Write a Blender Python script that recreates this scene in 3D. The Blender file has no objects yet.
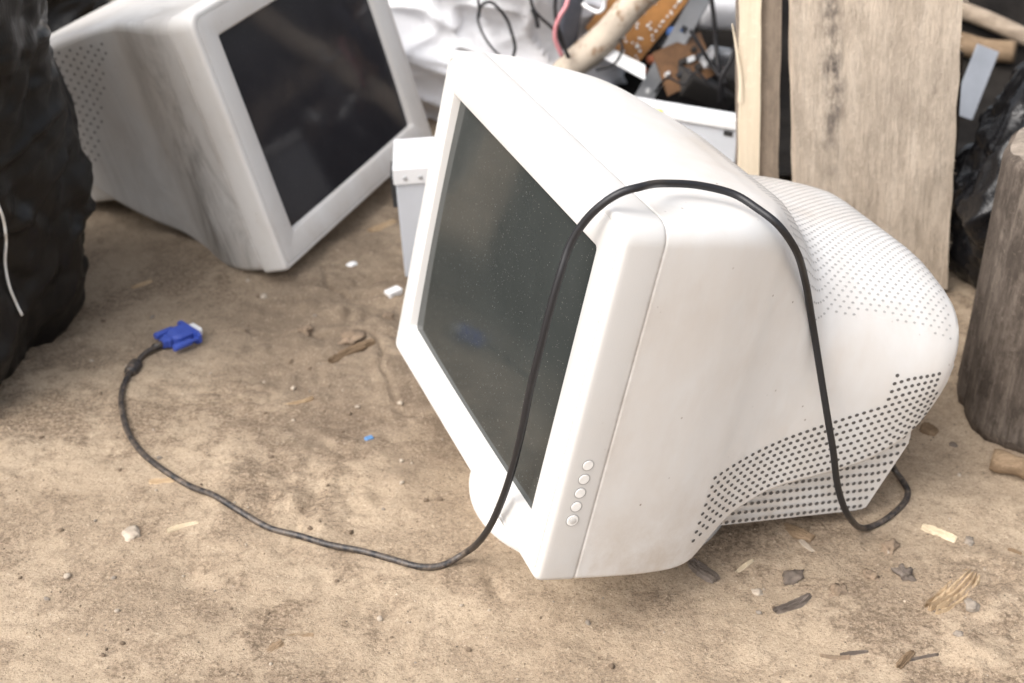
import bpy, bmesh, math, random
import numpy as np
from mathutils import Vector, Matrix, noise as mnoise
from mathutils.bvhtree import BVHTree

random.seed(7)
rng = np.random.default_rng(7)
scene = bpy.context.scene
COL = scene.collection
HC = 0.835
PITCH = math.radians(31.215)
F = 1422.0

# ------------------------------------------------------------------ camera maths
def ray(u, v):
    a, b = (u - 512) / F, (v - 341.5) / F
    c, s = math.cos(PITCH), math.sin(PITCH)
    return Vector((a, c - b * s, -s - b * c))

def at(u, v, Y):
    d = ray(u, v)
    return d * (Y / d.y) + Vector((0, 0, HC))

def gd(u, v, z=0.0):
    d = ray(u, v)
    return d * ((z - HC) / d.z) + Vector((0, 0, HC))

# ------------------------------------------------------------------ noise (numpy value noise)
def _hash(ix, iy, seed):
    h = (ix.astype(np.int64) * 374761393 + iy.astype(np.int64) * 668265263 + seed * 1442695041) & 0x7fffffff
    h = ((h ^ (h >> 13)) * 1274126177) & 0x7fffffff
    return ((h ^ (h >> 16)) & 0xffff) / 65535.0

def vnoise(x, y, s, seed=0):
    x = x / s; y = y / s
    x0 = np.floor(x); y0 = np.floor(y)
    fx = x - x0; fy = y - y0
    fx = fx * fx * (3 - 2 * fx); fy = fy * fy * (3 - 2 * fy)
    a = _hash(x0, y0, seed); b = _hash(x0 + 1, y0, seed)
    c = _hash(x0, y0 + 1, seed); d = _hash(x0 + 1, y0 + 1, seed)
    return (a * (1 - fx) + b * fx) * (1 - fy) + (c * (1 - fx) + d * fx) * fy - 0.5

def sstep(a, b, x):
    t = np.clip((x - a) / (b - a), 0, 1)
    return t * t * (3 - 2 * t)

def ground_z(x, y):
    x = np.asarray(x, float); y = np.asarray(y, float)
    near = np.exp(-((x / 2.5) ** 2 + ((y - 1.5) / 2.5) ** 2))
    z = vnoise(x, y, .42, 1) * .010 + vnoise(x + 3, y, .17, 2) * .0045
    z += vnoise(x, y + 5, .06, 3) * .0022 + vnoise(x, y, .026, 4) * .0014 + vnoise(x, y, .011, 5) * .0011 + vnoise(x, y, .0065, 6) * .0008
    r = sstep(.52, .72, vnoise(x + 9, y, .22, 8) + .5)
    z += r * (np.abs(vnoise(x, y, .035, 9)) * .012 + np.abs(vnoise(x, y, .016, 10)) * .006)
    # broken soil between the two monitors
    m = np.exp(-(((x + .17) / .10) ** 2 + ((y - 1.42) / .13) ** 2))
    z += m * (np.abs(vnoise(x, y, .05, 11)) * .024 + np.abs(vnoise(x, y, .02, 12)) * .012 - .004)
    m = np.exp(-(((x + .02) / .10) ** 2 + ((y - .96) / .05) ** 2))
    z += m * (np.abs(vnoise(x, y, .03, 13)) * .012)
    # shallow cracks and torn soil
    c1 = 1 - np.abs(vnoise(x + vnoise(x, y, .03, 40) * .025, y + vnoise(x, y, .02, 45) * .01, .09, 41)) * 24
    rough_area = np.clip(np.exp(-(((x + .16) / .16) ** 2 + ((y - 1.42) / .16) ** 2)) * 1.4 + sstep(.50, .7, vnoise(x, y, .25, 42) + .5) * .15, 0, 1)
    z -= np.clip(c1, 0, 1) ** 1.5 * .007 * rough_area
    c2 = sstep(.05, .3, vnoise(x, y, .045, 43)) * .004 + sstep(.08, .3, vnoise(x, y, .020, 44)) * .0026
    z += c2 * (.35 + .65 * rough_area)
    # scuffed hollow
    z -= .007 * np.exp(-(((x + .286) / .016) ** 2 + ((y - .97) / .022) ** 2))
    # flat where the stands and the bags press
    flat = np.exp(-(((x - .08) / .16) ** 2 + ((y - 1.10) / .16) ** 2) ** 2)
    z = z * (1 - .8 * flat)
    return z * np.clip(near * 1.6, .1, 1)

def gz(x, y):
    return float(ground_z(np.array([x]), np.array([y]))[0])

def onground(u, v):
    p = gd(u, v)
    for _ in range(3):
        p = gd(u, v, gz(p.x, p.y))
    return p

# ------------------------------------------------------------------ object helpers
def put(name, verts, faces, mat, parent=None, smooth=False, loc=None, rot=None):
    me = bpy.data.meshes.new(name)
    me.from_pydata([tuple(v) for v in verts], [], faces)
    me.update()
    return link(name, me, mat, parent, smooth, loc, rot)

def link(name, me, mat, parent=None, smooth=False, loc=None, rot=None):
    o = bpy.data.objects.new(name, me)
    COL.objects.link(o)
    if mat is not None:
        me.materials.append(mat)
    if smooth:
        me.polygons.foreach_set('use_smooth', [True] * len(me.polygons))
    if parent is not None:
        o.parent = parent
    if loc is not None:
        o.location = loc
    if rot is not None:
        o.rotation_euler = rot
    return o

def fin(name, bm, mat, parent=None, smooth=False, loc=None, rot=None, sharp=None):
    bmesh.ops.recalc_face_normals(bm, faces=bm.faces)
    me = bpy.data.meshes.new(name)
    bm.to_mesh(me); bm.free()
    o = link(name, me, mat, parent, smooth, loc, rot)
    if smooth and sharp:
        try:
            me.set_sharp_from_angle(angle=math.radians(sharp))
        except Exception:
            pass
    return o

def tag(o, label, cat, group=None, kind=None):
    if label: o['label'] = label
    if cat: o['category'] = cat
    if group: o['group'] = group
    if kind: o['kind'] = kind
    return o

def empty(name, loc, rot=(0, 0, 0)):
    o = bpy.data.objects.new(name, None)
    o.empty_display_size = .05
    COL.objects.link(o); o.location = loc; o.rotation_euler = rot
    return o

def box_bm(sx, sy, sz, bev=.002, seg=2, cen=(0, 0, 0), bm=None):
    b = bmesh.new()
    bmesh.ops.create_cube(b, size=1)
    for v in b.verts:
        v.co = Vector((v.co.x * sx, v.co.y * sy, v.co.z * sz)) + Vector(cen)
    if bev > 0:
        bmesh.ops.bevel(b, geom=list(b.edges), offset=bev, segments=seg, affect='EDGES', profile=.5)
    if bm is None:
        return b
    me = bpy.data.meshes.new('tmp'); b.to_mesh(me); b.free(); bm.from_mesh(me); bpy.data.meshes.remove(me)
    return bm

def catmull(P, n):
    P = [Vector(p) for p in P]
    out = []
    for i in range(len(P) - 1):
        p1, p2 = P[i], P[i + 1]
        p0 = P[i - 1] if i else p1 * 2 - p2
        p3 = P[i + 2] if i + 2 < len(P) else p2 * 2 - p1
        for k in range(n):
            t = k / n
            a = max((p1 - p0).length, 1e-6) ** .5; b = max((p2 - p1).length, 1e-6) ** .5; c = max((p3 - p2).length, 1e-6) ** .5
            m1 = (p2 - p1) + b * ((p1 - p0) / a - (p2 - p0) / (a + b))
            m2 = (p2 - p1) + b * ((p3 - p2) / c - (p3 - p1) / (b + c))
            out.append(p1 * (2 * t**3 - 3 * t**2 + 1) + m1 * (t**3 - 2 * t**2 + t) + p2 * (-2 * t**3 + 3 * t**2) + m2 * (t**3 - t**2))
    out.append(P[-1])
    return out

def tube(pts, r, seg=12, rf=None):
    """verts, faces of a tube along pts (parallel transport)"""
    n = len(pts); V = []; Fs = []
    T = [(pts[min(i + 1, n - 1)] - pts[max(i - 1, 0)]).normalized() for i in range(n)]
    up = Vector((0, 0, 1)) if abs(T[0].z) < .9 else Vector((1, 0, 0))
    N = (up - T[0] * up.dot(T[0])).normalized()
    for i in range(n):
        N = (N - T[i] * N.dot(T[i])).normalized(); B = T[i].cross(N)
        rr = r if rf is None else r * rf(i / (n - 1))
        for k in range(seg):
            a = 2 * math.pi * k / seg
            V.append(pts[i] + (N * math.cos(a) + B * math.sin(a)) * rr)
    for i in range(n - 1):
        for k in range(seg):
            k2 = (k + 1) % seg
            Fs.append((i * seg + k, i * seg + k2, (i + 1) * seg + k2, (i + 1) * seg + k))
    Fs.append(tuple(range(seg))[::-1]); Fs.append(tuple((n - 1) * seg + k for k in range(seg)))
    return V, Fs

def put_tube(name, P, r, mat, parent=None, n=8, seg=10, rf=None):
    V, Fs = tube(catmull(P, n), r, seg, rf)
    o = put(name, V, Fs, mat, parent, True)
    return o

def cyl(p0, p1, r, seg=20, bev=.0, r2=None):
    """verts, faces: cylinder with rounded rims"""
    p0 = Vector(p0); p1 = Vector(p1); d = (p1 - p0); L = d.length; d.normalize()
    r2 = r if r2 is None else r2
    prof = [(0, max(r - bev, 1e-4)), (bev * .3, r - bev * .3), (bev, r), (L - bev, r2), (L - bev * .3, r2 - bev * .3), (L, max(r2 - bev, 1e-4))] if bev > 0 else [(0, r), (L, r2)]
    up = Vector((0, 0, 1)) if abs(d.z) < .9 else Vector((1, 0, 0))
    N = (up - d * up.dot(d)).normalized(); B = d.cross(N)
    V = []; Fs = []
    for (h, rr) in prof:
        for k in range(seg):
            a = 2 * math.pi * k / seg
            V.append(p0 + d * h + (N * math.cos(a) + B * math.sin(a)) * rr)
    m = len(prof)
    for i in range(m - 1):
        for k in range(seg):
            k2 = (k + 1) % seg
            Fs.append((i * seg + k, i * seg + k2, (i + 1) * seg + k2, (i + 1) * seg + k))
    Fs.append(tuple(range(seg))[::-1]); Fs.append(tuple((m - 1) * seg + k for k in range(seg)))
    return V, Fs

class MB:
    def __init__(s): s.V = []; s.F = []
    def add(s, vf):
        o = len(s.V); s.V += list(vf[0]); s.F += [tuple(i + o for i in f) for f in vf[1]]
        return s

# ------------------------------------------------------------------ materials
class N:
    def __init__(s, name):
        s.m = bpy.data.materials.new(name); s.m.use_nodes = True
        s.t = s.m.node_tree; s.b = s.t.nodes['Principled BSDF']
        s.tc = s.t.nodes.new('ShaderNodeTexCoord')
    def set(s, **k):
        for a, v in k.items():
            key = {'rough': 'Roughness', 'metal': 'Metallic', 'spec': 'Specular IOR Level', 'coat': 'Coat Weight', 'coatr': 'Coat Roughness', 'sheen': 'Sheen Weight', 'trans': 'Transmission Weight', 'ior': 'IOR'}[a]
            s.b.inputs[key].default_value = v
        return s
    def new(s, typ, **k):
        n = s.t.nodes.new(typ)
        for a, v in k.items():
            if a in n.inputs: n.inputs[a].default_value = v
            else: setattr(n, a, v)
        return n
    def l(s, a, b): s.t.links.new(a, b)
    def coords(s, scale=(1, 1, 1), loc=(0, 0, 0), rot=(0, 0, 0)):
        mp = s.new('ShaderNodeMapping'); mp.inputs['Scale'].default_value = scale; mp.inputs['Location'].default_value = loc; mp.inputs['Rotation'].default_value = rot
        s.l(s.tc.outputs['Object'], mp.inputs['Vector']); return mp.outputs['Vector']
    def noise(s, scale, detail=4, rough=.55, co=None, dist=0):
        n = s.new('ShaderNodeTexNoise'); n.inputs['Scale'].default_value = scale; n.inputs['Detail'].default_value = detail
        n.inputs['Roughness'].default_value = rough; n.inputs['Distortion'].default_value = dist
        s.l(co if co is not None else s.tc.outputs['Object'], n.inputs['Vector']); return n.outputs['Fac']
    def voro(s, scale, co=None, feature='F1', out='Distance', rnd=1):
        n = s.new('ShaderNodeTexVoronoi'); n.feature = feature; n.inputs['Scale'].default_value = scale; n.inputs['Randomness'].default_value = rnd
        s.l(co if co is not None else s.tc.outputs['Object'], n.inputs['Vector']); return n.outputs[out]
    def ramp(s, fac, stops, interp='LINEAR'):
        n = s.new('ShaderNodeValToRGB'); n.color_ramp.interpolation = interp
        e = n.color_ramp.elements
        while len(e) < len(stops): e.new(.5)
        for i, (p, c) in enumerate(stops):
            e[i].position = p
            e[i].color = (c, c, c, 1) if isinstance(c, (int, float)) else (*c, 1)
        s.l(fac, n.inputs['Fac']); return n.outputs['Color']
    def mix(s, fac, a, b, mode='MIX'):
        n = s.new('ShaderNodeMix'); n.data_type = 'RGBA'; n.blend_type = mode; n.clamp_result = False
        for sock, v in ((n.inputs[0], fac), (n.inputs[6], a), (n.inputs[7], b)):
            if isinstance(v, (int, float)): sock.default_value = v
            elif isinstance(v, tuple): sock.default_value = (*v, 1) if len(v) == 3 else v
            else: s.l(v, sock)
        return n.outputs[2]
    def math(s, op, a, b=0.0):
        n = s.new('ShaderNodeMath'); n.operation = op
        for sock, v in ((n.inputs[0], a), (n.inputs[1], b)):
            if isinstance(v, (int, float)): sock.default_value = v
            else: s.l(v, sock)
        return n.outputs[0]
    def sep(s, co=None):
        n = s.new('ShaderNodeSeparateXYZ'); s.l(co if co is not None else s.tc.outputs['Object'], n.inputs[0]); return n.outputs
    def color(s, c):
        if isinstance(c, tuple): s.b.inputs['Base Color'].default_value = (*c, 1)
        else: s.l(c, s.b.inputs['Base Color'])
        return s
    def rough(s, c): s.l(c, s.b.inputs['Roughness']); return s
    def bump(s, h, strength=.3, dist=.002):
        n = s.new('ShaderNodeBump'); n.inputs['Strength'].default_value = strength; n.inputs['Distance'].default_value = dist
        s.l(h, n.inputs['Height']); s.l(n.outputs['Normal'], s.b.inputs['Normal']); return s

def plain(name, c, rough=.5, metal=0, var=.12, scale=60, bump=.1, dist=.001, spec=.5, coat=0):
    n = N(name); n.set(rough=rough, metal=metal, spec=spec, coat=coat)
    f = n.noise(scale, 6, .6)
    n.color(n.mix(n.ramp(f, [(.3, 0.), (.7, 1.)]), tuple(x * (1 - var) for x in c), tuple(min(1, x * (1 + var)) for x in c)))
    if bump: n.bump(n.noise(scale * 3, 5, .6), bump, dist)
    return n.m

def plastic(name, base, stain, stain_amt, speck_amt, smudge=0, rough=.42):
    n = N(name); n.set(rough=rough, spec=.45)
    f = n.ramp(n.noise(7, 6, .62, n.coords((1, .55, 1))), [(.42, 0.), (.72, 1.)])
    c = n.mix(n.math('MULTIPLY', f, stain_amt), base, stain)
    f2 = n.ramp(n.noise(26, 5, .6, n.coords((1, .5, 1), (3, 1, 2))), [(.5, 0.), (.8, 1.)])
    c = n.mix(n.math('MULTIPLY', f2, stain_amt * .45), c, (stain[0] * .85, stain[1] * .8, stain[2] * .75))
    sp = n.ramp(n.voro(85), [(.05, 1.), (.11, 0.)])
    sp2 = n.ramp(n.noise(30, 2), [(.56, 0.), (.66, 1.)])
    c = n.mix(n.math('MULTIPLY', n.math('MULTIPLY', sp, sp2), speck_amt), c, (.16, .11, .07))
    if smudge:
        g = n.ramp(n.noise(11, 9, .75, n.coords((1.2, .45, 1.6), (.3, .7, .2)), .8), [(.46, 0.), (.62, 1.)])
        so_ = n.sep()
        band = n.ramp(n.math('ABSOLUTE', n.math('ADD', so_[2], .075)), [(.01, 1.), (.075, .25)])
        low_ = n.ramp(so_[1], [(.0, 1.), (.14, .35)])
        g = n.math('MULTIPLY', g, n.math('MULTIPLY', band, low_))
        c = n.mix(n.math('MULTIPLY', g, smudge), c, (.10, .088, .075))
        sc = n.ramp(n.noise(5, 8, .75, n.coords((1, 6, 3), (0, .1, .4), (.5, .2, .3)), .3), [(.62, 0.), (.66, 1.), (.7, 0.)])
        c = n.mix(n.math('MULTIPLY', sc, smudge * .15), c, (.09, .08, .07))
    yl = n.sep()[1]
    gm = n.math('MULTIPLY', n.ramp(n.math('ADD', yl, .2), [(.03, 1.), (.13, 0.)]), n.ramp(n.noise(22, 8, .75, n.coords((1, 1, 1), (1, 4, 2))), [(.42, 0.), (.68, 1.)]))
    c = n.mix(n.math('MULTIPLY', gm, speck_amt * .75), c, (.42, .335, .25))
    sm_ = n.ramp(n.math('ABSOLUTE', n.math('ADD', n.sep()[2], .0272)), [(.0012, 1.), (.0045, 0.)])
    sm_ = n.math('MULTIPLY', sm_, n.ramp(n.noise(38, 6, .7), [(.40, 0.), (.7, 1.)]))
    c = n.mix(n.math('MULTIPLY', sm_, .45), c, (.30, .25, .20))
    n.color(c)
    n.rough(n.ramp(n.noise(18, 5, .6), [(.3, rough - .06), (.7, rough + .12)]))
    n.bump(n.noise(900, 2), .12, .0005)
    return n.m

M_WHITE = plastic('white_plastic', (.70, .692, .676), (.56, .485, .41), .5, .8)
M_BEZEL = plastic('bezel_plastic', (.585, .578, .566), (.53, .475, .41), .2, .3)
M_OLD = plastic('dirty_grey_plastic', (.57, .558, .54), (.43, .38, .33), .5, .6, .78, .5)
M_OLDB = plastic('old_bezel_plastic', (.66, .647, .628), (.52, .47, .41), .4, .4, .2, .5)
M_HOLE = plain('hole_interior', (.10, .092, .085), .8, bump=0)
M_SLOT = plain('slot_interior', (.40, .39, .38), .8, bump=0)
M_VENT = plain('vent_interior', (.43, .42, .405), .8, bump=0)
M_OLDHOLE = plain('old_hole_interior', (.17, .16, .15), .8, bump=0)
M_BTN = plain('button_plastic', (.76, .745, .72), .35, bump=0)

def glass(name, tint, dust, spec=.42):
    n = N(name); n.set(rough=.08, spec=spec, coat=.0)
    d = n.ramp(n.voro(420), [(.10, 1.), (.22, 0.)])
    k = n.ramp(n.noise(260, 2), [(.50, 0.), (.68, 1.)])
    film = n.ramp(n.noise(9, 6, .65), [(.3, 0.), (.8, 1.)])
    c = n.mix(n.math('MULTIPLY', film, .35), tint, tuple(x * 1.7 + .01 for x in tint))
    c = n.mix(n.math('MULTIPLY', n.math('MULTIPLY', d, k), dust), c, (.30, .29, .27))
    n.color(c)
    n.rough(n.ramp(n.noise(40, 6, .7), [(.35, .06), (.75, .16)]))
    return n.m
M_SCREEN = glass('dusty_screen_glass', (.030, .0335, .032), .75, .34)
M_SCREEN2 = glass('old_screen_glass', (.021, .020, .023),   .25, .16)

def cable_mat():
    n = N('black_rubber'); n.set(rough=.45, spec=.45)
    f = n.ramp(n.noise(70, 6, .7), [(.55, 0.), (.75, 1.)])
    s = n.sep(n.tc.outputs['Object'])
    low = n.ramp(s[2], [(0.02, 1.), (.05, 0.)])
    dust = n.math('MULTIPLY', n.ramp(n.noise(130, 8, .75), [(.42, 0.), (.66, 1.)]), low)
    c = n.mix(n.math('MULTIPLY', f, .2), (.012, .012, .014), (.07, .065, .06))
    n.color(n.mix(n.math('MULTIPLY', dust, .5), c, (.26, .20, .15)))
    n.bump(n.noise(250, 3), .15, .0006)
    return n.m
M_CABLE = cable_mat()
M_BLUE = plain('blue_connector_plastic', (.04, .078, .37), .4, var=.1, scale=90)
M_SHELLMETAL = plain('connector_steel', (.82, .82, .82), .35, .1, var=.05)

def ground_mat():
    n = N('dry_dirt'); n.set(rough=.95, spec=.2)
    a = n.noise(5, 7, .62)
    b = n.noise(11, 10, .74, n.coords((1, 1, 1), (4, 2, 0)))
    b2 = n.noise(3.5, 6, .6, n.coords((1, 1, 1), (9, 5, 0)))
    gr_ = n.noise(240, 4, .75)
    c = n.ramp(a, [(.36, (.375, .289, .203)), (.52, (.455, .355, .253)), (.68, (.505, .400, .290))])
    bm_ = n.math('MULTIPLY', n.ramp(b, [(.46, 0.), (.535, 1.)]), n.ramp(b2, [(.38, .25), (.56, 1.)]))
    brown = n.ramp(gr_, [(.40, (.105, .074, .050)), (.50, (.245, .178, .122)), (.60, (.38, .29, .205))])
    c = n.mix(n.math('MULTIPLY', bm_, .82), c, brown)
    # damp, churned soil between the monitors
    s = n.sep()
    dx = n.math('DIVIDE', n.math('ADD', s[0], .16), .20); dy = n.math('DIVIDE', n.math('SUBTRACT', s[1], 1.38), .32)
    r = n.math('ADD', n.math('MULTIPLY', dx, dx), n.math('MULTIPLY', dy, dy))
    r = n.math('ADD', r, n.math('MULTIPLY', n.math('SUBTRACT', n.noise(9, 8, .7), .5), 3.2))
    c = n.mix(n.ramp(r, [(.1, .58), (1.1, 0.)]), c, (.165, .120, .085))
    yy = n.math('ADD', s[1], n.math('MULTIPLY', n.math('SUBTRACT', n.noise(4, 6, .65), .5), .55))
    c = n.mix(n.ramp(n.math('SUBTRACT', yy, 1.0), [(.08, 0.), (.55, .30)]), c, (.195, .153, .112))  # painted shade: soil darkened toward the back for occlusion by the sacks
    g = n.noise(95, 6, .72)
    c = n.mix(n.ramp(g, [(.34, .5), (.46, 0.)]), c, (.17, .125, .088))
    c = n.mix(n.ramp(g, [(.58, 0.), (.74, .4)]), c, (.52, .42, .315))
    g2 = n.noise(420, 4, .7)
    c = n.mix(n.ramp(g2, [(.33, .75), (.45, 0.)]), c, (.14, .104, .072))
    c = n.mix(n.ramp(g2, [(.58, 0.), (.70, .65)]), c, (.62, .52, .40))
    # scattered mineral specks
    v = n.voro(150); k = n.noise(60, 2)
    c = n.mix(n.math('MULTIPLY', n.ramp(v, [(.07, 1.), (.13, 0.)]), n.ramp(k, [(.58, 0.), (.64, .6)])), c, (.62, .55, .46))
    v2 = n.voro(120, n.coords((1, 1, 1), (7, 3, 1))); k2 = n.noise(50, 2, .5, n.coords((1, 1, 1), (2, 8, 1)))
    c = n.mix(n.math('MULTIPLY', n.ramp(v2, [(.08, 1.), (.15, 0.)]), n.ramp(k2, [(.55, 0.), (.6, .9)])), c, (.075, .06, .05))
    n.color(c)
    h = n.math('ADD', n.noise(70, 10, .72), n.math('MULTIPLY', n.noise(330, 5, .75), .55))
    n.bump(h, .95, .004)
    return n.m
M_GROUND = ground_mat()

def bagmat(name, base, rough, wr, dust=.0, wscale=9, spec=.5):
    n = N(name); n.set(spec=spec)
    d = n.ramp(n.noise(5, 8, .7), [(.42, 0.), (.75, 1.)])
    n.color(n.mix(n.math('MULTIPLY', d, dust), base, (.17, .15, .13)))
    n.rough(n.ramp(n.noise(12, 6, .65), [(.3, rough - .1), (.7, rough + .15)]))
    w = n.noise(wscale, 7, .6, n.coords((1, 1, .55)), 1.4)
    w2 = n.noise(wscale * 5, 5, .65, n.coords((1, 1, .7)), .8)
    n.bump(n.math('ADD', w, n.math('MULTIPLY', w2, .25)), wr, .03)
    return n.m
M_BAG = bagmat('matte_black_polythene', (.0055, .005, .005), .42, .12, .03, 9, .3)
M_BAGSHINY = bagmat('shiny_black_polythene', (.007, .007, .008), .22, .22, .03, 8, .4)
M_SACK = bagmat('white_woven_plastic', (.82, .82, .84), .5, .14, .06, 7)
M_HEAPSHADE = bagmat('heap_shade_sheet', (.009, .0075, .0065), .85, .25, .12, 14, .12)  # near-black colour stands in for shadow in the heap's gaps

def woodmat(name, cols, axis=2, gs=70, stretch=.035, stain=None, bump=.5, rough=.85, gr=.55, mo=.6):
    n = N(name); n.set(rough=rough, spec=.2)
    sc = [1, 1, 1]; sc[axis] = stretch
    co = n.coords(tuple(sc))
    g = n.noise(gs, 8, .68, co, .25)
    g2 = n.noise(gs * 3.5, 5, .7, co)
    blot = n.noise(9, 7, .65)
    c = n.ramp(g, [(.30, cols[0]), (.5, cols[1]), (.72, cols[2])])
    c = n.mix(n.ramp(g2, [(.3, gr), (.5, 0.)]), c, tuple(x * .55 for x in cols[0]))
    mot = n.noise(55, 7, .75, n.coords(tuple(1 if k != axis else .4 for k in range(3)), (2, 5, 3)))
    c = n.mix(n.ramp(mot, [(.40, mo), (.56, 0.)]), c, tuple(x * .78 for x in cols[0]))
    c = n.mix(n.ramp(blot, [(.45, 0.), (.7, .5)]), c, tuple(x * .75 for x in cols[1]))
    f = n.noise(160, 5, .8)
    c = n.mix(n.ramp(f, [(.56, 0.), (.72, .5)]), c, tuple(min(1, x * 1.25) for x in cols[2]))
    if stain:
        x0, wd, zl, zh, col = stain
        s = n.sep()
        e = n.math('ABSOLUTE', n.math('SUBTRACT', n.math('ADD', s[0], n.math('MULTIPLY', n.math('SUBTRACT', n.noise(10, 4), .5), .03)), x0))
        m = n.ramp(n.math('DIVIDE', e, wd), [(.25, 1.), (1., 0.)])
        zz = n.ramp(s[2], [(zl, 0.), (zh, 1.)])
        pat = n.ramp(n.noise(45, 8, .75, n.coords((1, 1, .5))), [(.42, 0.), (.6, 1.)])
        c = n.mix(n.math('MULTIPLY', n.math('MULTIPLY', m, pat), n.math('MULTIPLY', zz, .85)), c, col)
        # general weathering speckle
        c = n.mix(n.math('MULTIPLY', n.ramp(n.noise(60, 9, .8, n.coords((1, 1, .35), (5, 1, 2))), [(.52, 0.), (.68, 1.)]), .35), c, (.16, .12, .095))
    n.color(c)
    n.bump(n.math('ADD', g2, n.math('MULTIPLY', f, .5)), bump, .002)
    return n.m
M_PLANK = woodmat('weathered_sawn_wood', [(.49, .405, .32), (.60, .505, .405), (.68, .585, .48)], 2, 40, .12, (-.047, .016, .12, .26, (.06, .05, .048)), 1.4, .9, .25, .7)
M_POST = woodmat('aged_timber', [(.20, .16, .125), (.28, .225, .175), (.37, .30, .235)], 2, 55, .04)
M_FRESH = woodmat('fresh_split_wood', [(.72, .60, .44), (.80, .69, .53), (.85, .76, .61)], 2, 60, .02, None, .5, .8, .2, .1)
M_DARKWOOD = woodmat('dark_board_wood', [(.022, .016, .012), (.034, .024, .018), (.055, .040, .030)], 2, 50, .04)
M_STUMP = woodmat('weathered_log', [(.065, .051, .041), (.125, .101, .083), (.22, .182, .15)], 2, 36, .05, None, 1.2, .85, .8, .9)
M_STUMPTOP = woodmat('cut_log_end', [(.18, .15, .12), (.27, .225, .185), (.38, .325, .275)], 0, 60, .35)
M_CHIP = woodmat('wood_splinter', [(.34, .24, .14), (.48, .35, .22), (.62, .48, .32)], 0, 240, .06)
M_CHIPPALE = woodmat('pale_wood_splinter', [(.58, .48, .33), (.68, .57, .41), (.76, .66, .5)], 0, 240, .06)
M_CHIPBROWN = woodmat('brown_wood_scrap', [(.17, .115, .07), (.25, .175, .11), (.36, .26, .17)], 0, 200, .08)
M_CHIPDARK = woodmat('dark_bark', [(.11, .088, .072), (.17, .138, .115), (.24, .20, .17)], 0, 220, .1)
M_LOGPALE = woodmat('dusty_branch', [(.22, .17, .125), (.33, .265, .2), (.45, .37, .29)], 0, 50, .1)
M_STONE = plain('grey_pebble', (.25, .21, .17), .85, var=.3, scale=120, bump=.4)
M_STONEL = plain('pale_pebble', (.40, .335, .265), .85, var=.25, scale=120, bump=.4)
M_STONED = plain('dark_pebble', (.14, .11, .088), .85, var=.3, scale=120, bump=.4)
M_CLOD = plain('dirt_clod', (.24, .175, .12), .95, var=.35, scale=160, bump=.8, dist=.002)
M_WHITECHIP = plain('white_plastic_scrap', (.78, .78, .78), .5, var=.05)
M_BLUECHIP = plain('blue_plastic_scrap', (.10, .22, .42), .4, var=.2)
M_STEEL = plain('galvanised_steel', (.46, .47, .485), .42, .55, var=.12, scale=30, bump=.05)
M_PSU = plain('painted_case_metal', (.60, .635, .69), .4, .25, var=.06, scale=12, bump=.04)
M_PSUTOP = plain('pale_case_metal', (.76, .77, .785), .4, .1, var=.04, scale=12, bump=.04)
M_PANEL = plain('blue_grey_sheet', (.42, .45, .50), .5, .2, var=.12, scale=18)
M_BLACKPL = plain('black_plastic_trim', (.025, .025, .027), .45)
M_NAVY = plain('dark_slate_plastic', (.075, .08, .10), .5)
M_DARKGREY = plain('dark_grey_plastic', (.018, .015, .013), .8)
M_PCB = plain('brown_circuit_board', (.30, .135, .035), .5, var=.25, scale=45, bump=.1)
M_SOLDER = plain('solder', (.72, .72, .70), .3, .5, var=.1)
M_COIL = plain('copper_coil', (.36, .12, .06), .45, var=.2)
M_CAPB = plain('blue_capacitor', (.05, .14, .38), .35)
M_PINK = plain('pink_wire_plastic', (.62, .25, .27), .45)
M_WIRE = plain('thin_black_wire', (.012, .011, .012), .55, spec=.3)
M_WIREW = plain('thin_white_wire', (.72, .72, .72), .45)
M_YELLOW = plain('yellow_sticker', (.75, .78, .18), .5, bump=0)
M_STRING = plain('white_string', (.74, .74, .72), .7)
M_SEAM = plain('dark_gap', (.02, .02, .02), .8, bump=0)

def rust():
    n = N('peeling_rusty_paint'); n.set(rough=.7, spec=.3)
    a = n.ramp(n.noise(38, 9, .72, n.coords((1, 1, 1))), [(.34, 0.), (.46, 1.)])
    c = n.mix(a, (.27, .16, .09), (.55, .47, .38))
    c = n.mix(n.ramp(n.noise(90, 6, .7), [(.56, 0.), (.7, .5)]), c, (.16, .115, .08))
    n.color(c); n.bump(n.noise(60, 8, .7), .6, .002)
    return n.m
M_RUST = rust()

# ------------------------------------------------------------------ ground
def axis(lo, hi, step, far):
    c = np.arange(lo, hi + 1e-6, step)
    g = []; d = step; p = hi
    while p < far:
        d *= 1.35; p += d; g.append(p)
    b = []; d = step; p = lo
    while p > -far:
        d *= 1.35; p -= d; b.append(p)
    return np.array(b[::-1] + list(c) + g)
xs = axis(-.80, .80, .0030, 80); ys = axis(.74, 2.1, .0030, 80)
X, Y = np.meshgrid(xs, ys)
Z = ground_z(X, Y)
nx, ny = len(xs), len(ys)
co = np.stack([X.ravel(), Y.ravel(), Z.ravel()], 1)
idx = np.arange(nx * ny).reshape(ny, nx)
fc = np.stack([idx[:-1, :-1].ravel(), idx[:-1, 1:].ravel(), idx[1:, 1:].ravel(), idx[1:, :-1].ravel()], 1)
me = bpy.data.meshes.new('dirt_ground')
me.vertices.add(len(co)); me.vertices.foreach_set('co', co.ravel())
me.loops.add(fc.size); me.loops.foreach_set('vertex_index', fc.ravel())
me.polygons.add(len(fc)); me.polygons.foreach_set('loop_start', np.arange(0, fc.size, 4)); me.polygons.foreach_set('loop_total', np.full(len(fc), 4))
me.update(calc_edges=True)
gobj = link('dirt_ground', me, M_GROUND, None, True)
gobj['kind'] = 'structure'

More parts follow.
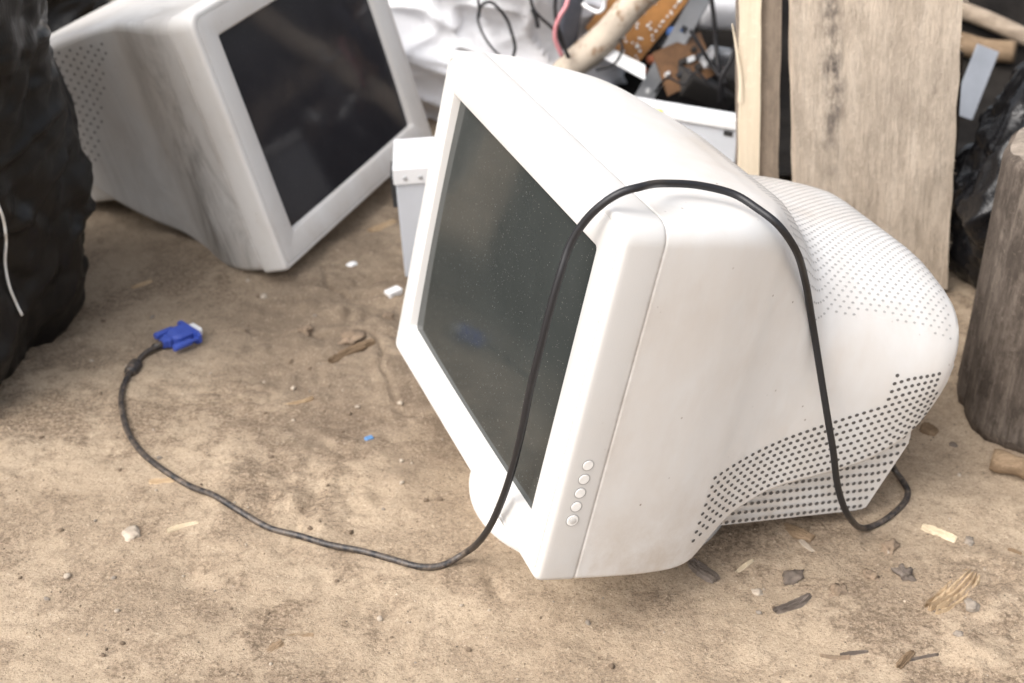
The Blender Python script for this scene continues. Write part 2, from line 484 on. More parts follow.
# ------------------------------------------------------------------ monitors
def rrect(hx0, hx1, y0, y1, r0, r1, z, K=8, S=6, hx0t=None):
    """closed loop: bottom half width hx0 at y0, top half width hx1 at y1; radii r0 bottom r1 top"""
    P = []
    cs = [(1, 0, -90), (1, 1, 0), (-1, 1, 90), (-1, 0, 180)]
    for sx, top, a0 in cs:
        hx, yy, r = (hx1, y1, r1) if top else (hx0, y0, r0)
        if hx0t and sx < 0: r = min(r, hx0t)
        cx, cy = sx * (hx - r), yy - r if top else yy + r
        for k in range(K + 1):
            a = math.radians(a0 + 90 * k / K)
            P.append((cx + r * math.cos(a), cy + r * math.sin(a)))
    # straight edge subdivisions
    out = []; n = len(P); per = K + 1
    for c in range(4):
        out += P[c * per:(c + 1) * per]
        a = P[(c + 1) * per - 1]; b = P[((c + 1) * per) % n]
        for s in range(1, S):
            t = s / S
            out.append((a[0] + (b[0] - a[0]) * t, a[1] + (b[1] - a[1]) * t))
    return [(x, y, z) for x, y in out]

def skin_loops(loops, cap0=False, cap1=False):
    V = []; Fs = []; n = len(loops[0])
    for L in loops: V += L
    for i in range(len(loops) - 1):
        for k in range(n):
            k2 = (k + 1) % n
            Fs.append((i * n + k, i * n + k2, (i + 1) * n + k2, (i + 1) * n + k))
    if cap0: Fs.append(tuple(range(n)))
    if cap1: Fs.append(tuple((len(loops) - 1) * n + k for k in range(n))[::-1])
    return V, Fs

def hermite(keys, zs):
    z = np.array([k[0] for k in keys]); A = np.array([k[1:] for k in keys], float)
    order = np.argsort(z); z = z[order]; A = A[order]
    d = np.diff(A, axis=0) / np.diff(z)[:, None]
    m = np.zeros_like(A)
    m[0] = d[0]; m[-1] = d[-1]
    for i in range(1, len(z) - 1):
        s = d[i - 1] * d[i]
        h0, h1 = z[i] - z[i - 1], z[i + 1] - z[i]
        w1, w2 = 2 * h1 + h0, h1 + 2 * h0
        with np.errstate(divide='ignore', invalid='ignore'):
            mm = (w1 + w2) / (w1 / d[i - 1] + w2 / d[i])
        m[i] = np.where(s > 0, mm, 0)
    out = []
    for q in zs:
        i = int(np.clip(np.searchsorted(z, q) - 1, 0, len(z) - 2))
        h = z[i + 1] - z[i]; t = (q - z[i]) / h
        out.append(A[i] * (2*t**3 - 3*t**2 + 1) + m[i] * h * (t**3 - 2*t**2 + t) + A[i+1] * (-2*t**3 + 3*t**2) + m[i+1] * h * (t**3 - t**2))
    return out

def narrow(x, k):
    return x if x > -.16 else -.16 - (-x - .16) * k

def make_bezel(mat, root, mloc, k=1.0):
    spec = [  # hx, hy_top, hy_bot, r, z
        (.1585, .1185, -.1185, .004, -.006),
        (.1600, .1200, -.1200, .004, .0005),
        (.1622, .1222, -.1222, .004, .0052),
        (.1640, .1240, -.1240, .005, .0060),
        (.1900, .1462, -.1450, .012, .0064),
        (.1918, .1480, -.1468, .0125, .0062),
        (.1923, .1485, -.1473, .013, .0050),
        (.1929, .1491, -.1479, .013, .0050),
        (.1934, .1496, -.1484, .0135, .0062),
        (.1962, .1524, -.1506, .0145, .0064),
        (.1982, .1542, -.1522, .0155, .0058),
        (.1994, .1553, -.1533, .016, .0044),
        (.2000, .1558, -.1539, .0165, .0022),
        (.2002, .1560, -.1541, .017, -.001),
        (.2006, .1566, -.1545, .017, -.0245),
        (.2003, .1563, -.1542, .017, -.0264),
        (.1990, .1551, -.1530, .016, -.0282),
    ]
    loops = []
    for hx, yt, yb, r, z in spec:
        rb = min(r, .006)
        yb -= .0020 * min(1, max(0, (-yb - .125) / .02))
        loops.append(rrect(hx, hx, yb, yt, rb, r, z, hx0t=.008 if k < 1 else None))
    V, Fs = skin_loops(loops)
    V = [(narrow(x, k), y, z) for x, y, z in V]
    o = put('bezel', V, Fs, mat, root, True)
    o.matrix_local = mloc
    o.data.set_sharp_from_angle(angle=math.radians(38))
    return o

def make_screen(mat, root, mloc):
    n = 24; V = []; Fs = []
    for j in range(n + 1):
        for i in range(n + 1):
            x = -.1615 + .323 * i / n; y = -.1215 + .243 * j / n
            V.append((x, y, .0012 - .0030 * ((x / .16) ** 2 + (y / .12) ** 2) * .5))
    for j in range(n):
        for i in range(n):
            a = j * (n + 1) + i
            Fs.append((a, a + 1, a + n + 2, a + n + 1))
    # shallow back so the glass has thickness
    m = len(V)
    ring = [i for i in range(n + 1)] + [(j + 1) * (n + 1) - 1 for j in range(1, n + 1)] + [n * (n + 1) + i for i in range(n - 1, -1, -1)] + [j * (n + 1) for j in range(n - 1, 0, -1)]
    for i in ring: V.append((V[i][0], V[i][1], -.012))
    L = len(ring)
    for k in range(L): Fs.append((ring[k], m + k, m + (k + 1) % L, ring[(k + 1) % L]))
    Fs.append(tuple(m + k for k in range(L)))
    o = put('screen', V, Fs, mat, root, True)
    o.data.set_sharp_from_angle(angle=math.radians(40))
    o.matrix_local = mloc
    return o

def make_shell(keys, mat, root, mloc, k=1.0):
    zs = list(np.arange(-.0270, -.034, -.0012)) + list(np.arange(-.036, keys[-1][0], -.0045)) + [keys[-1][0]]
    rows = hermite(keys, zs)
    loops = []
    for z, (hb, ht, yb, yt, rb, rt) in zip(zs, rows):
        inset = .0009 if z > -.0279 else (.0002 if z > -.0290 else 0)
        loops.append(rrect(hb - inset, ht - inset, yb + inset, yt - inset, max(rb, .002), max(rt, .002), z, 10, 14, .008 if (k < 1 and z > -.06) else None))
    V, Fs = skin_loops(loops, False, True)
    V = [(narrow(x, k), y, z) for x, y, z in V]
    o = put('shell', V, Fs, mat, root, True)
    o.data.set_sharp_from_angle(angle=math.radians(42))
    o.matrix_local = mloc
    bvh = BVHTree.FromPolygons([Vector(v) for v in V], Fs)
    return o, bvh

def hole_discs(points, normals, r, lift=.0004, sx=1.0, axis=None, seg=10):
    mb = MB()
    for p, nr in zip(points, normals):
        nr = nr.normalized()
        ref = axis or Vector((0, 0, 1))
        a = (ref - nr * ref.dot(nr)).normalized(); b = nr.cross(a)
        c = p + nr * lift
        ring = [c + a * (math.cos(2 * math.pi * k / seg) * r * sx) + b * (math.sin(2 * math.pi * k / seg) * r) for k in range(seg)]
        mb.add((ring, [tuple(range(seg))]))
    return mb

# main monitor pose (solved from the photograph)
R1 = Matrix(((.355568, .200699, -.912848), (-.934650, .076352, -.347274), (0, .976673, .214732)))
T1 = Vector((-.015123, 1.067422, .236084))
base1 = Vector((.085, 1.106, 0)); base1.z = gz(base1.x, base1.y)
mon = empty('crt_monitor', base1)
tag(mon, 'white CRT monitor tilted back on its round stand with black cable over it', 'monitor')
ML1 = Matrix.Translation(T1 - base1) @ R1.to_4x4()
make_bezel(M_BEZEL, mon, ML1, .72)
make_screen(M_SCREEN, mon, ML1)
KEYS1 = [  # z, hb, ht, ybot, ytop, rb, rt
    (-.027, .2004, .2004, -.1562, .1564, .006, .018),
    (-.060, .1965, .1955, -.1595, .1560, .005, .018),
    (-.100, .1895, .1875, -.1640, .1535, .004, .019),
    (-.135, .1805, .1770, -.1675, .1495, .004, .022),
    (-.150, .1755, .1720, -.1655, .1468, .004, .028),
    (-.160, .1715, .1680, -.1580, .1447, .004, .038),
    (-.172, .1670, .1640, -.1440, .1412, .004, .052),
    (-.190, .1610, .1590, -.1285, .1360, .005, .075),
    (-.206, .1575, .1550, -.1205, .1300, .005, .090),
    (-.218, .1555, .1530, -.1150, .1215, .006, .100),
    (-.229, .1540, .1515, -.1110, .1115, .006, .106),
    (-.240, .1530, .1510, -.1080, .1045, .006, .110),
    (-.260, .1515, .1505, -.1045, .1015, .006, .112),
    (-.290, .1495, .1500, -.0995, .0995, .007, .112),
    (-.325, .1480, .1500, -.0905, .0955, .008, .112),
    (-.350, .1465, .1495, -.0790, .0905, .010, .108),
    (-.372, .1450, .1480, -.0610, .0820, .014, .098),
    (-.388, .1420, .1420, -.0380, .0690, .022, .075),
    (-.397, .1350, .1330, -.0160, .0560, .024, .045),
    (-.402, .1220, .1150, .0000, .0430, .016, .020),
]
shell, bvh1 = make_shell(KEYS1, M_WHITE, mon, ML1, .72)
# side vents: holes in rows that follow the lower edge
def keyval(keys, z, col):
    return float(hermite(keys, [z])[0][col])
def add_faces(o, V, Fs, mat):
    me = o.data; me.materials.append(mat); mi = len(me.materials) - 1
    bm = bmesh.new(); bm.from_mesh(me)
    vs = [bm.verts.new(v) for v in V]
    for f in Fs:
        q = bm.faces.new([vs[i] for i in f]); q.material_index = mi
    bm.to_mesh(me); bm.free()

P, Nn = [], []
RBX, RBY = [.147, .165, .19, .22, .25, .30, .34, .372], [-.1415, -.1300, -.1165, -.1040, -.0970, -.0890, -.0740, -.050]
for j in range(12):
    zz = .147 + (.0005 * j)
    while zz < .378:
        yb = float(np.interp(zz, RBX, RBY)); yt = -.080 + (zz - .147) * .297
        y = yb + (yt - yb) * j / 7.0
        if zz < .3225 and j > 7 or y > .004: zz += .0069; continue
        for sx in (1, -1):
            h = bvh1.ray_cast(Vector((.3 * sx, y, -zz)), Vector((-sx, 0, 0)))
            if h[0] is not None:
                nr = h[1] if h[1].x * sx > 0 else -h[1]
                P.append(h[0]); Nn.append(nr)
        zz += .0069
mb = hole_discs(P, Nn, .0017, .0004, 1.3)
add_faces(shell, mb.V, mb.F, M_HOLE)
# top vents
P, Nn = [], []
col = 0; z = -.186
while z > -.385:
    x = -.126 + (.0032 if col % 2 else 0)
    while x < .152:
        if -z > .186 + max(0, x - .06) * -.2:
            h = bvh1.ray_cast(Vector((x, .3, z)), Vector((0, -1, 0)))
            if h[0] is not None and h[0].y > .052 - max(0, -z - .3) * .25:
                nr = h[1] if h[1].y > 0 else -h[1]
                if nr.y > .30: P.append(h[0]); Nn.append(nr)
        x += .0064
    z -= .0048; col += 1
mb = hole_discs(P, Nn, .0010, .0003, 1.7, None, 8)
add_faces(shell, mb.V, mb.F, M_VENT)

# side buttons on the bezel
for k in range(5):
    y = -.0440 - .0128 * k
    c0 = Vector((.2003, y, -.0118 + k * .0002))
    last = k == 4
    V, Fs = cyl(c0, c0 + Vector((.0009 if not last else .0012, 0, 0)), .0042 if not last else .0048, 24, .0003)
    o = put('button', V, Fs, M_BTN, mon, True); o.matrix_local = ML1
    o.data.set_sharp_from_angle(angle=math.radians(18))
    mbr = MB()
    # dark moat around the button
    seg = 28; ri, ro = (.0044, .0052) if not last else (.0050, .0058)
    V = [c0 + Vector((.0004, math.cos(2*math.pi*i/seg) * r, math.sin(2*math.pi*i/seg) * r)) for r in (ri, ro) for i in range(seg)]
    Fs = [(i, (i + 1) % seg, seg + (i + 1) % seg, seg + i) for i in range(seg)]
    add_faces(o, V, Fs, M_SLOT)
    if last:
        V, Fs = cyl(c0 + Vector((.0012, 0, 0)), c0 + Vector((.0016, 0, 0)), .0029, 20, .0002)
        put('button_cap', V, Fs, M_BEZEL, o, True)

# perforated rear foot under the shell
outl = [(-.168, -.075), (-.168, -.120), (-.190, -.1640), (-.196, -.1660), (-.356, -.1535), (-.362, -.1500), (-.384, -.078), (-.380, -.060), (-.30, -.04)]
bm = bmesh.new()
vs0 = [bm.verts.new((.134 - .004 * (1 if y < -.16 else 0), y, zz)) for zz, y in outl]
vs1 = [bm.verts.new((-.134, y, zz)) for zz, y in outl]
bm.faces.new(vs0); bm.faces.new(vs1[::-1])
for k in range(len(outl)):
    k2 = (k + 1) % len(outl)
    bm.faces.new((vs0[k], vs1[k], vs1[k2], vs0[k2]))
bmesh.ops.recalc_face_normals(bm, faces=bm.faces)
bmesh.ops.bevel(bm, geom=list(bm.edges), offset=.0035, segments=3, affect='EDGES')
foot = fin('rear_cover', bm, M_WHITE, mon, True, sharp=35); foot.matrix_local = ML1
P, Nn = [], []
for j in range(12):
    zz = .188 + (.0034 if j % 2 else 0)
    while zz < .376:
        y = float(np.interp(zz, [.188, .356, .384], [-.1575, -.1455, -.140])) + j * .0090
        if y < -.066 and zz < .354 + (y + .145) * .33:
            P.append(Vector((.134, y, -zz))); Nn.append(Vector((1, 0, 0)))
        zz += .0068
mb = hole_discs(P, Nn, .0020, .0006, 1.1)
add_faces(foot, mb.V, mb.F, M_HOLE)

# round stand, upright on the ground
def lathe(prof, seg=64):
    V = []; Fs = []
    for r, zz in prof:
        for k in range(seg):
            a = 2 * math.pi * k / seg
            V.append((r * math.cos(a), r * math.sin(a), zz))
    for i in range(len(prof) - 1):
        for k in range(seg):
            k2 = (k + 1) % seg
            Fs.append((i * seg + k, i * seg + k2, (i + 1) * seg + k2, (i + 1) * seg + k))
    Fs.append(tuple(range(seg))[::-1]); Fs.append(tuple((len(prof) - 1) * seg + k for k in range(seg)))
    return V, Fs
V, Fs = lathe([(.118, -.004), (.124, -.003), (.1265, .002), (.1265, .007), (.125, .0095), (.121, .0115), (.110, .0135), (.080, .017), (.062, .022), (.056, .034), (.056, .060)])
st = put('stand', V, Fs, M_WHITE, mon, True)
st.data.set_sharp_from_angle(angle=math.radians(50))

# second monitor, behind on the left
S2 = 1.03
R2 = Matrix(((.386666, -.276992, .879639), (.921713, .084455, -.378567), (.030571, .957154, .287963)))
T2 = Vector((-.234450, 1.667053, -.640044)) * S2 + Vector((0, 0, HC))
base2 = Vector((-.42, 1.70, 0)); base2.z = gz(base2.x, base2.y)
mon2 = empty('crt_monitor', base2)
tag(mon2, 'grimy grey CRT monitor leaning back on bare dirt beside tall black sack', 'monitor')
ML2 = Matrix.Translation(T2 - base2) @ R2.to_4x4() @ Matrix.Scale(S2, 4)
make_bezel(M_OLDB, mon2, ML2)
make_screen(M_SCREEN2, mon2, ML2)
KEYS2 = [
    (-.027, .2003, .2003, -.1542, .1564, .010, .018),
    (-.055, .1970, .1965, -.1555, .1570, .012, .016),
    (-.080, .1900, .1900, -.1560, .1575, .014, .012),
    (-.100, .1800, .1810, -.1540, .1575, .014, .010),
    (-.118, .1680, .1700, -.1525, .1570, .012, .010),
    (-.134, .1560, .1590, -.1470, .1565, .010, .010),
    (-.150, .1470, .1510, -.1385, .1555, .010, .010),
    (-.175, .1425, .1475, -.1205, .1545, .010, .010),
    (-.215, .1430, .1470, -.0980, .1520, .010, .012),
    (-.263, .1465, .1500, -.0620, .1480, .012, .014),
    (-.330, .1430, .1440, -.0080, .1400, .016, .02),
    (-.370, .1370, .1360, .0200, .1280, .02, .03),
    (-.388, .1250, .1240, .0350, .1100, .02, .03),
    (-.392, .1120, .1100, .0450, .1000, .02, .02),
]
shell2, bvh2 = make_shell(KEYS2, M_OLD, mon2, ML2)
P, Nn = [], []
z = -.165; col = 0
while z > -.35:
    y = .128 + (.006 if col % 2 else 0)
    yl = keyval(KEYS2, z, 2) + .045 + abs(z + .19) * .1
    while y > yl:
        h = bvh2.ray_cast(Vector((-.3, y, z)), Vector((1, 0, 0)))
        if h[0] is not None and -z > .165 + (.135 - y) * .62:
            P.append(h[0]); Nn.append(h[1] if h[1].x < 0 else -h[1])
        y -= .0115
    z -= .0085; col += 1
mb = hole_discs(P, Nn, .0018, .0005)
add_faces(shell2, mb.V, mb.F, M_OLDHOLE)
V, Fs = lathe([(.108, -.003), (.114, .002), (.114, .008), (.108, .013), (.09, .018), (.06, .03), (.055, .07), (.07, .095)])
s2 = put('stand', V, Fs, M_OLDB, mon2, True, loc=(.085, .085, 0))
bm = box_bm(.25, .10, .10, .008, 3, (0, -.02, -.305)); o = fin('rear_cover', bm, M_OLD, mon2, True, sharp=40); o.matrix_local = ML2
s2.data.set_sharp_from_angle(angle=math.radians(50))

# ------------------------------------------------------------------ video cable
CABLE = [[.30, 1.09, .080], [.335, 1.098, .066], [.3555, 1.1014, .0448], [.374, 1.124, .012], [.382, 1.098, .005], [.357, 1.062, .005], [.331, 1.043, .0065], [.2992, 1.003, .0465], [.2846, .9953, .0824], [.2744, .9914, .1258], [.2669, .9928, .1558], [.2562, .9995, .2016], [.2454, 1.0039, .2472], [.2325, .990, .2920], [.2150, .963, .3350], [.1985, .958, .3580], [.1845, .9673, .3660], [.169, .9787, .3720], [.1415, .9755, .3810], [.1131, .9588, .3905], [.0906, .9179, .4067], [.0763, .9137, .404], [.0626, .9145, .3935], [.0504, .9186, .3764], [.0421, .9188, .3601], [.035, .9127, .3387], [.028, .9086, .3116], [.0209, .9065, .2782], [.0137, .9084, .2413], [.0078, .9113, .2022], [0, .9209, .1566], [-.0099, .9315, .1131], [-.023, .9516, .0665], [-.043, .990, .014], [-.063, .984, .005], [-.082, .984, .005], [-.11, .995, .005], [-.138, 1.005, .005], [-.166, 1.013, .005], [-.195, 1.023, .005], [-.224, 1.036, .005], [-.255, 1.056, .005], [-.282, 1.077, .005], [-.31, 1.098, .005], [-.339, 1.122, .005], [-.367, 1.152, .005], [-.39, 1.188, .005], [-.407, 1.232, .005], [-.414, 1.26, .005], [-.416, 1.29, .005], [-.414, 1.314, .005], [-.408, 1.337, .006], [-.396, 1.353, .008]]
cp = []
for p in CABLE:
    p = Vector(p)
    if p.z < .016: p.z = gz(p.x, p.y) + .0027 + (p.z - .005)
    cp.append(p)
broot = Vector((-.08, .985, 0)); broot.z = gz(-.08, .985)
cab = empty('video_cable', broot)
tag(cab, 'black video cable with blue plug looped over the white monitor onto dirt', 'cable')
def rel(V, b): return [Vector(v) - b for v in V]
V, Fs = tube(catmull(cp, 8), .0030, 14)
put('cord', rel(V, broot), Fs, M_CABLE, cab, True)
# ferrite bead
fc_ = cp[-3]; fd = (cp[-2] - cp[-4]).normalized()
V, Fs = cyl(fc_ - fd * .010, fc_ + fd * .011, .0075, 24, .003)
put('ferrite_bead', rel(V, broot), Fs, M_CABLE, cab, True)
# plug
pz = gz(-.374, 1.379)
po = Vector((-.396, 1.353, pz + .009)); pd = Vector((.70, .714, -.02)).normalized(); ps = Vector((-.714, .70, 0)).normalized(); pu = pd.cross(ps) * -1
if pu.z < 0: pu = -pu
def plug_box(sec):
    V = []; Fs = []
    for d, w, h in sec:
        for (a, b) in ((-1, -.6), (-.8, -1), (.8, -1), (1, -.6), (1, .6), (.8, 1), (-.8, 1), (-1, .6)):
            V.append(po + pd * d + ps * (a * w) + pu * (b * h))
    n = 8
    for i in range(len(sec) - 1):
        for k in range(n):
            Fs.append((i*n + k, i*n + (k+1) % n, (i+1)*n + (k+1) % n, (i+1)*n + k))
    Fs.append(tuple(range(n))[::-1]); Fs.append(tuple((len(sec)-1)*n + k for k in range(n)))
    return rel(V, broot), Fs
V, Fs = plug_box([(.006, .0046, .0046), (.012, .0056, .0056), (.0135, .0068, .0064), (.018, .0068, .0064), (.022, .0105, .0074), (.026, .0122, .0080), (.041, .0122, .0080), (.042, .0215, .0078), (.0455, .0215, .0078), (.046, .0205, .0072)])
pl = put('plug', V, Fs, M_BLUE, cab, False)
V, Fs = plug_box([(.046, .0100, .0048), (.0545, .0096, .0046)])
put('metal_shell', V, Fs, M_SHELLMETAL, pl, False)
for sgn in (-1, 1):
    mb = MB()
    a = po + ps * (sgn * .0184)
    mb.add(cyl(a + pd * .010, a + pd * .033, .0042, 16, .001)); mb.add(cyl(a + pd * .033, a + pd * .042, .0022, 12))
    put('thumbscrew', rel(mb.V, broot), mb.F, M_BLUE, pl, True).data.set_sharp_from_angle(angle=math.radians(40))
V, Fs = tube([cp[-1] - pd * .004, cp[-1] + pd * .004, po + pd * .008], .0042, 14)
put('strain_relief', rel(V, broot), Fs, M_CABLE, cab, True)

# ------------------------------------------------------------------ sacks
def sack(name, cen, rx, ry, h, seed, mat, lab, cat, folds=.03, lean=(0, 0), rot=0, prof=None, nu=220, nv=170, tie=.35, crease=.02, group=None, diag=0.0, vor=0.0):
    cen = Vector(cen); V = []; Fs = []
    for j in range(nv + 1):
        t = j / nv
        base = (min(1, t / .10)) ** .5 * .16 + .84 if t < .10 else 1.0
        if prof: base *= float(np.interp(t, [p[0] for p in prof], [p[1] for p in prof]))
        for i in range(nu):
            a = 2 * math.pi * i / nu + math.pi / 2
            d = Vector((math.cos(a), math.sin(a), 0))
            q = Vector((d.x * 1.6, d.y * 1.6, t * 2.2)) + Vector((seed * 3.1, seed, 0))
            f = mnoise.noise(q * .9) * folds * 1.6 + mnoise.noise(q * 2.1) * folds * .5
            an = a - math.pi / 2
            an = (an + math.pi) % (2 * math.pi) - math.pi      # seam at the back
            ph = .5 + .35 * math.sin(an * 2 + seed) if diag == 0 else diag
            cs_, sn_ = math.cos(ph), math.sin(ph); hh = t * h / max(rx, .05)
            aa = (an + math.pi)
            al = aa * cs_ + hh * sn_; ac = -aa * sn_ + hh * cs_
            w1 = mnoise.noise(Vector((al * .8, ac * 1.2, seed + 3))) * .5
            rdg = 1 - abs(mnoise.noise(Vector((al * .7, ac * 2.3 + w1, seed)))) * 3.2
            f += max(rdg, 0) ** 2 * crease
            rd2 = 1 - abs(mnoise.noise(Vector((al * 1.6 + 4, ac * 4.2 + w1, seed + 8)))) * 3.6
            f += max(rd2, 0) ** 1.6 * crease * .45
            rd3 = 1 - abs(mnoise.noise(Vector((al * 2.6 + 4, al * 1.5 + ac * 2.6, seed + 18)))) * 6
            f += max(rd3, 0) ** 1.3 * crease * .3
            if vor:
                vd = mnoise.voronoi(Vector((aa * rx * 9, hh * rx * 6 + aa * .6, seed)) + mnoise.noise_vector(q * 1.5) * .5)[0]
                f -= vor * max(0.0, .32 - (vd[1] - vd[0])) / .32
                vd2 = mnoise.voronoi(Vector((aa * rx * 22, hh * rx * 15, seed + 4)) + mnoise.noise_vector(q * 3) * .5)[0]
                f -= vor * .35 * max(0.0, .30 - (vd2[1] - vd2[0])) / .30
            rr = 1.0
            x = d.x * (rx * base + f); y = d.y * (ry * base + f)
            c, s = math.cos(rot), math.sin(rot)
            zz = h * t + mnoise.noise(q * 1.7 + Vector((0, 0, 9))) * .02 * min(1, t * 6)
            V.append(Vector((x * c - y * s + lean[0] * t, x * s + y * c + lean[1] * t, zz)))
    for j in range(nv):
        for i in range(nu):
            i2 = (i + 1) % nu
            Fs.append((j * nu + i, j * nu + i2, (j + 1) * nu + i2, (j + 1) * nu + i))
    Fs.append(tuple(range(nu))[::-1]); Fs.append(tuple(nv * nu + i for i in range(nu)))
    cen.z = gz(cen.x, cen.y) - .006
    o = put(name, V, Fs, mat, None, True, loc=cen)
    tag(o, lab, cat, group)
    return o, BVHTree.FromPolygons([v + cen for v in V], Fs)

PB = [(0, .97), (.06, .99), (.2, .99), (.45, 1.05), (.75, 1.10), (.88, .80), (.95, .45), (1, .14)]
bag, bagb = sack('plastic_sack', (-.700, 1.385, 0), .215, .225, .62, 2, M_BAG, 'tall matte black plastic sack with white string hanging on it', 'sack', .022, (.01, .0), 0, PB, crease=.006, diag=.35, vor=.011)
# string on the bag
def on_surface(bvh, u, v, off=.007):
    o = Vector((0, 0, HC)); d = ray(u, v).normalized()
    h = bvh.ray_cast(o, d)
    return h[0] - d * off if h[0] is not None else None
px_ = catmull([Vector((u, v, 0)) for u, v in [(-9, 185), (-3, 202), (3, 218), (6, 240), (5, 262), (9, 285), (16, 303), (22, 315)]], 6)
sp = [on_surface(bagb, q.x, q.y) for q in px_]
sp = [p for p in sp if p is not None]
if len(sp) > 3:
    o = put_tube('string', sp[::2] + [sp[-1]] if len(sp) % 2 == 0 else sp[::2], .0016, M_STRING, None, 4, 8)
    tag(o, 'white string hanging down the front of tall black sack', 'string')

PW = [(0, .95), (.2, 1.05), (.6, 1.0), (.85, .8), (1, .25)]
wsack, wsb = sack('woven_sack', (-.075, 2.27, 0), .245, .25, .42, 5, M_SACK, 'white woven sack slumped behind the monitors with thin wires lying on it', 'sack', .03, (0, .05), 0, PW, crease=.034, diag=-.5)
PR = [(0, .97), (.12, 1.02), (.35, 1.04), (.55, .92), (.75, .66), (.9, .40), (1, .16)]
rbag, rbb = sack('plastic_sack', (.690, 1.522, 0), .155, .15, .345, 8, M_BAGSHINY, 'shiny crumpled black plastic sack standing behind the upright log', 'sack', .02, (-.02, 0), 0, PR, crease=.008, diag=.9, vor=.016)
sack('plastic_sack', (-.92, 2.36, 0), .22, .2, .40, 11, M_BAG, 'dark sack half hidden behind the grimy monitor in top left corner', 'sack', .03, (0, 0), 0, PB)

# ------------------------------------------------------------------ dark sheet added in place of the shadows among the scrap
nxs, nys = 150, 110
V = []; Fs = []
for j in range(nys + 1):
    for i in range(nxs + 1):
        x = .02 + 1.35 * i / nxs; y = 1.80 + 1.35 * j / nys
        e = sstep(.22, .42, np.array(j / nys)) * sstep(0, .08, np.array(i / nxs)) * sstep(0, .1, np.array(1 - i / nxs)) * sstep(0, .15, np.array(1 - j / nys))
        hgt = float(e) * (.10 + .05 * mnoise.noise(Vector((x * 3, y * 3, 1))))
        r1_ = max(1 - abs(mnoise.noise(Vector((x * 7, y * 7, 4)))) * 2, 0) ** 2 * .022
        r2_ = max(1 - abs(mnoise.noise(Vector((x * 17, y * 17, 7)))) * 2, 0) ** 2 * .005
        V.append(Vector((x, y, .007 + hgt + (r1_ + r2_) * (.2 + .8 * float(e)))))
for j in range(nys):
    for i in range(nxs):
        a = j * (nxs + 1) + i
        Fs.append((a, a + 1, a + nxs + 2, a + nxs + 1))
o = put('shade_sheet', V, Fs, M_HEAPSHADE, None, True)
sm = o.modifiers.new('thick', 'SOLIDIFY'); sm.thickness = .002; sm.offset = 1
tag(o, 'dark crumpled sheet added as shade under the scrap heap at the back', 'shade sheet')

# ------------------------------------------------------------------ boxes and scrap
def frame_from(a, b, up=Vector((0, 0, 1))):
    x = (b - a).normalized(); z = (up - x * up.dot(x)).normalized(); y = z.cross(x)
    return Matrix((x, y, z)).transposed()

# metal case standing between the monitors
pr = empty('metal_case', (-.131, 1.533, gz(-.1, 1.55)), (0, math.radians(-3), math.radians(3)))
tag(pr, 'pale bluish metal case standing on end between the two monitors', 'metal case')
bm = box_bm(.16, .085, .142, .002, 2, (.08, .0425, .071)); fin('casing', bm, M_PSU, pr)
bm = box_bm(.164, .089, .004, .0012, 2, (.08, .0425, .1443))
box_bm(.164, .0012, .020, .0004, 1, (.08, -.0020, .136), bm)
fin('lid', bm, M_PSUTOP, pr)
bm = box_bm(.006, .05, .04, .001, 1, (-.0035, .04, .108)); fin('socket', bm, M_BLACKPL, pr)
for (x, z) in ((.012, .134), (.030, .134), (.052, .133)):
    V, Fs = cyl((x, -.0028, z), (x, -.0042, z), .0026, 12, .0006); put('screw', V, Fs, M_STEEL, pr, True)

# open computer chassis tray
a = gd(640, 97, .135); b = gd(737, 113, .135)
Rm = frame_from(Vector((a.x, a.y, 0)), Vector((b.x, b.y, 0)))
ch = empty('computer_chassis', (a.x, a.y, gz(a.x, a.y)), (0, 0, Rm.to_euler().z))
tag(ch, 'pale open computer chassis with yellow sticker on its rim behind white monitor', 'chassis')
L = .226; Dp = .10; H = .128
bm = bmesh.new()
box_bm(L, .003, H, .0006, 1, (L/2 - .09, .0015, H/2), bm)
fin('front_panel', bm, M_PSU, ch)
bm = bmesh.new()
box_bm(L, .003, H * .6, .0006, 1, (L/2 - .09, Dp, H * .3), bm)
box_bm(.003, Dp - .006, H * .6, .0006, 1, (-.0885, Dp/2, H * .3), bm)
box_bm(.003, Dp - .006, H * .6, .0006, 1, (L - .0915, Dp/2, H * .3), bm)
box_bm(L - .008, Dp - .008, .003, .0006, 1, (L/2 - .09, Dp/2, .006), bm)
fin('walls', bm, M_DARKGREY, ch)
bm = bmesh.new()
box_bm(L + .006, .016, .004, .001, 2, (L/2 - .09, .005, H + .0025), bm)
box_bm(L + .006, .003, .014, .0008, 2, (L/2 - .09, -.0035, H - .005), bm)
fin('rim', bm, M_PSUTOP, ch)
bm = box_bm(.012, .001, .007, 0, 1, (.028, -.0056, H - .004)); fin('sticker', bm, M_YELLOW, ch)
fin('slot', box_bm(.009, .002, .006, .0004, 1, (.030, -.0006, H - .022)), M_BLACKPL, ch)
fin('slot', box_bm(.012, .002, .007, .0004, 1, (.124, -.0006, H - .020)), M_BLACKPL, ch)

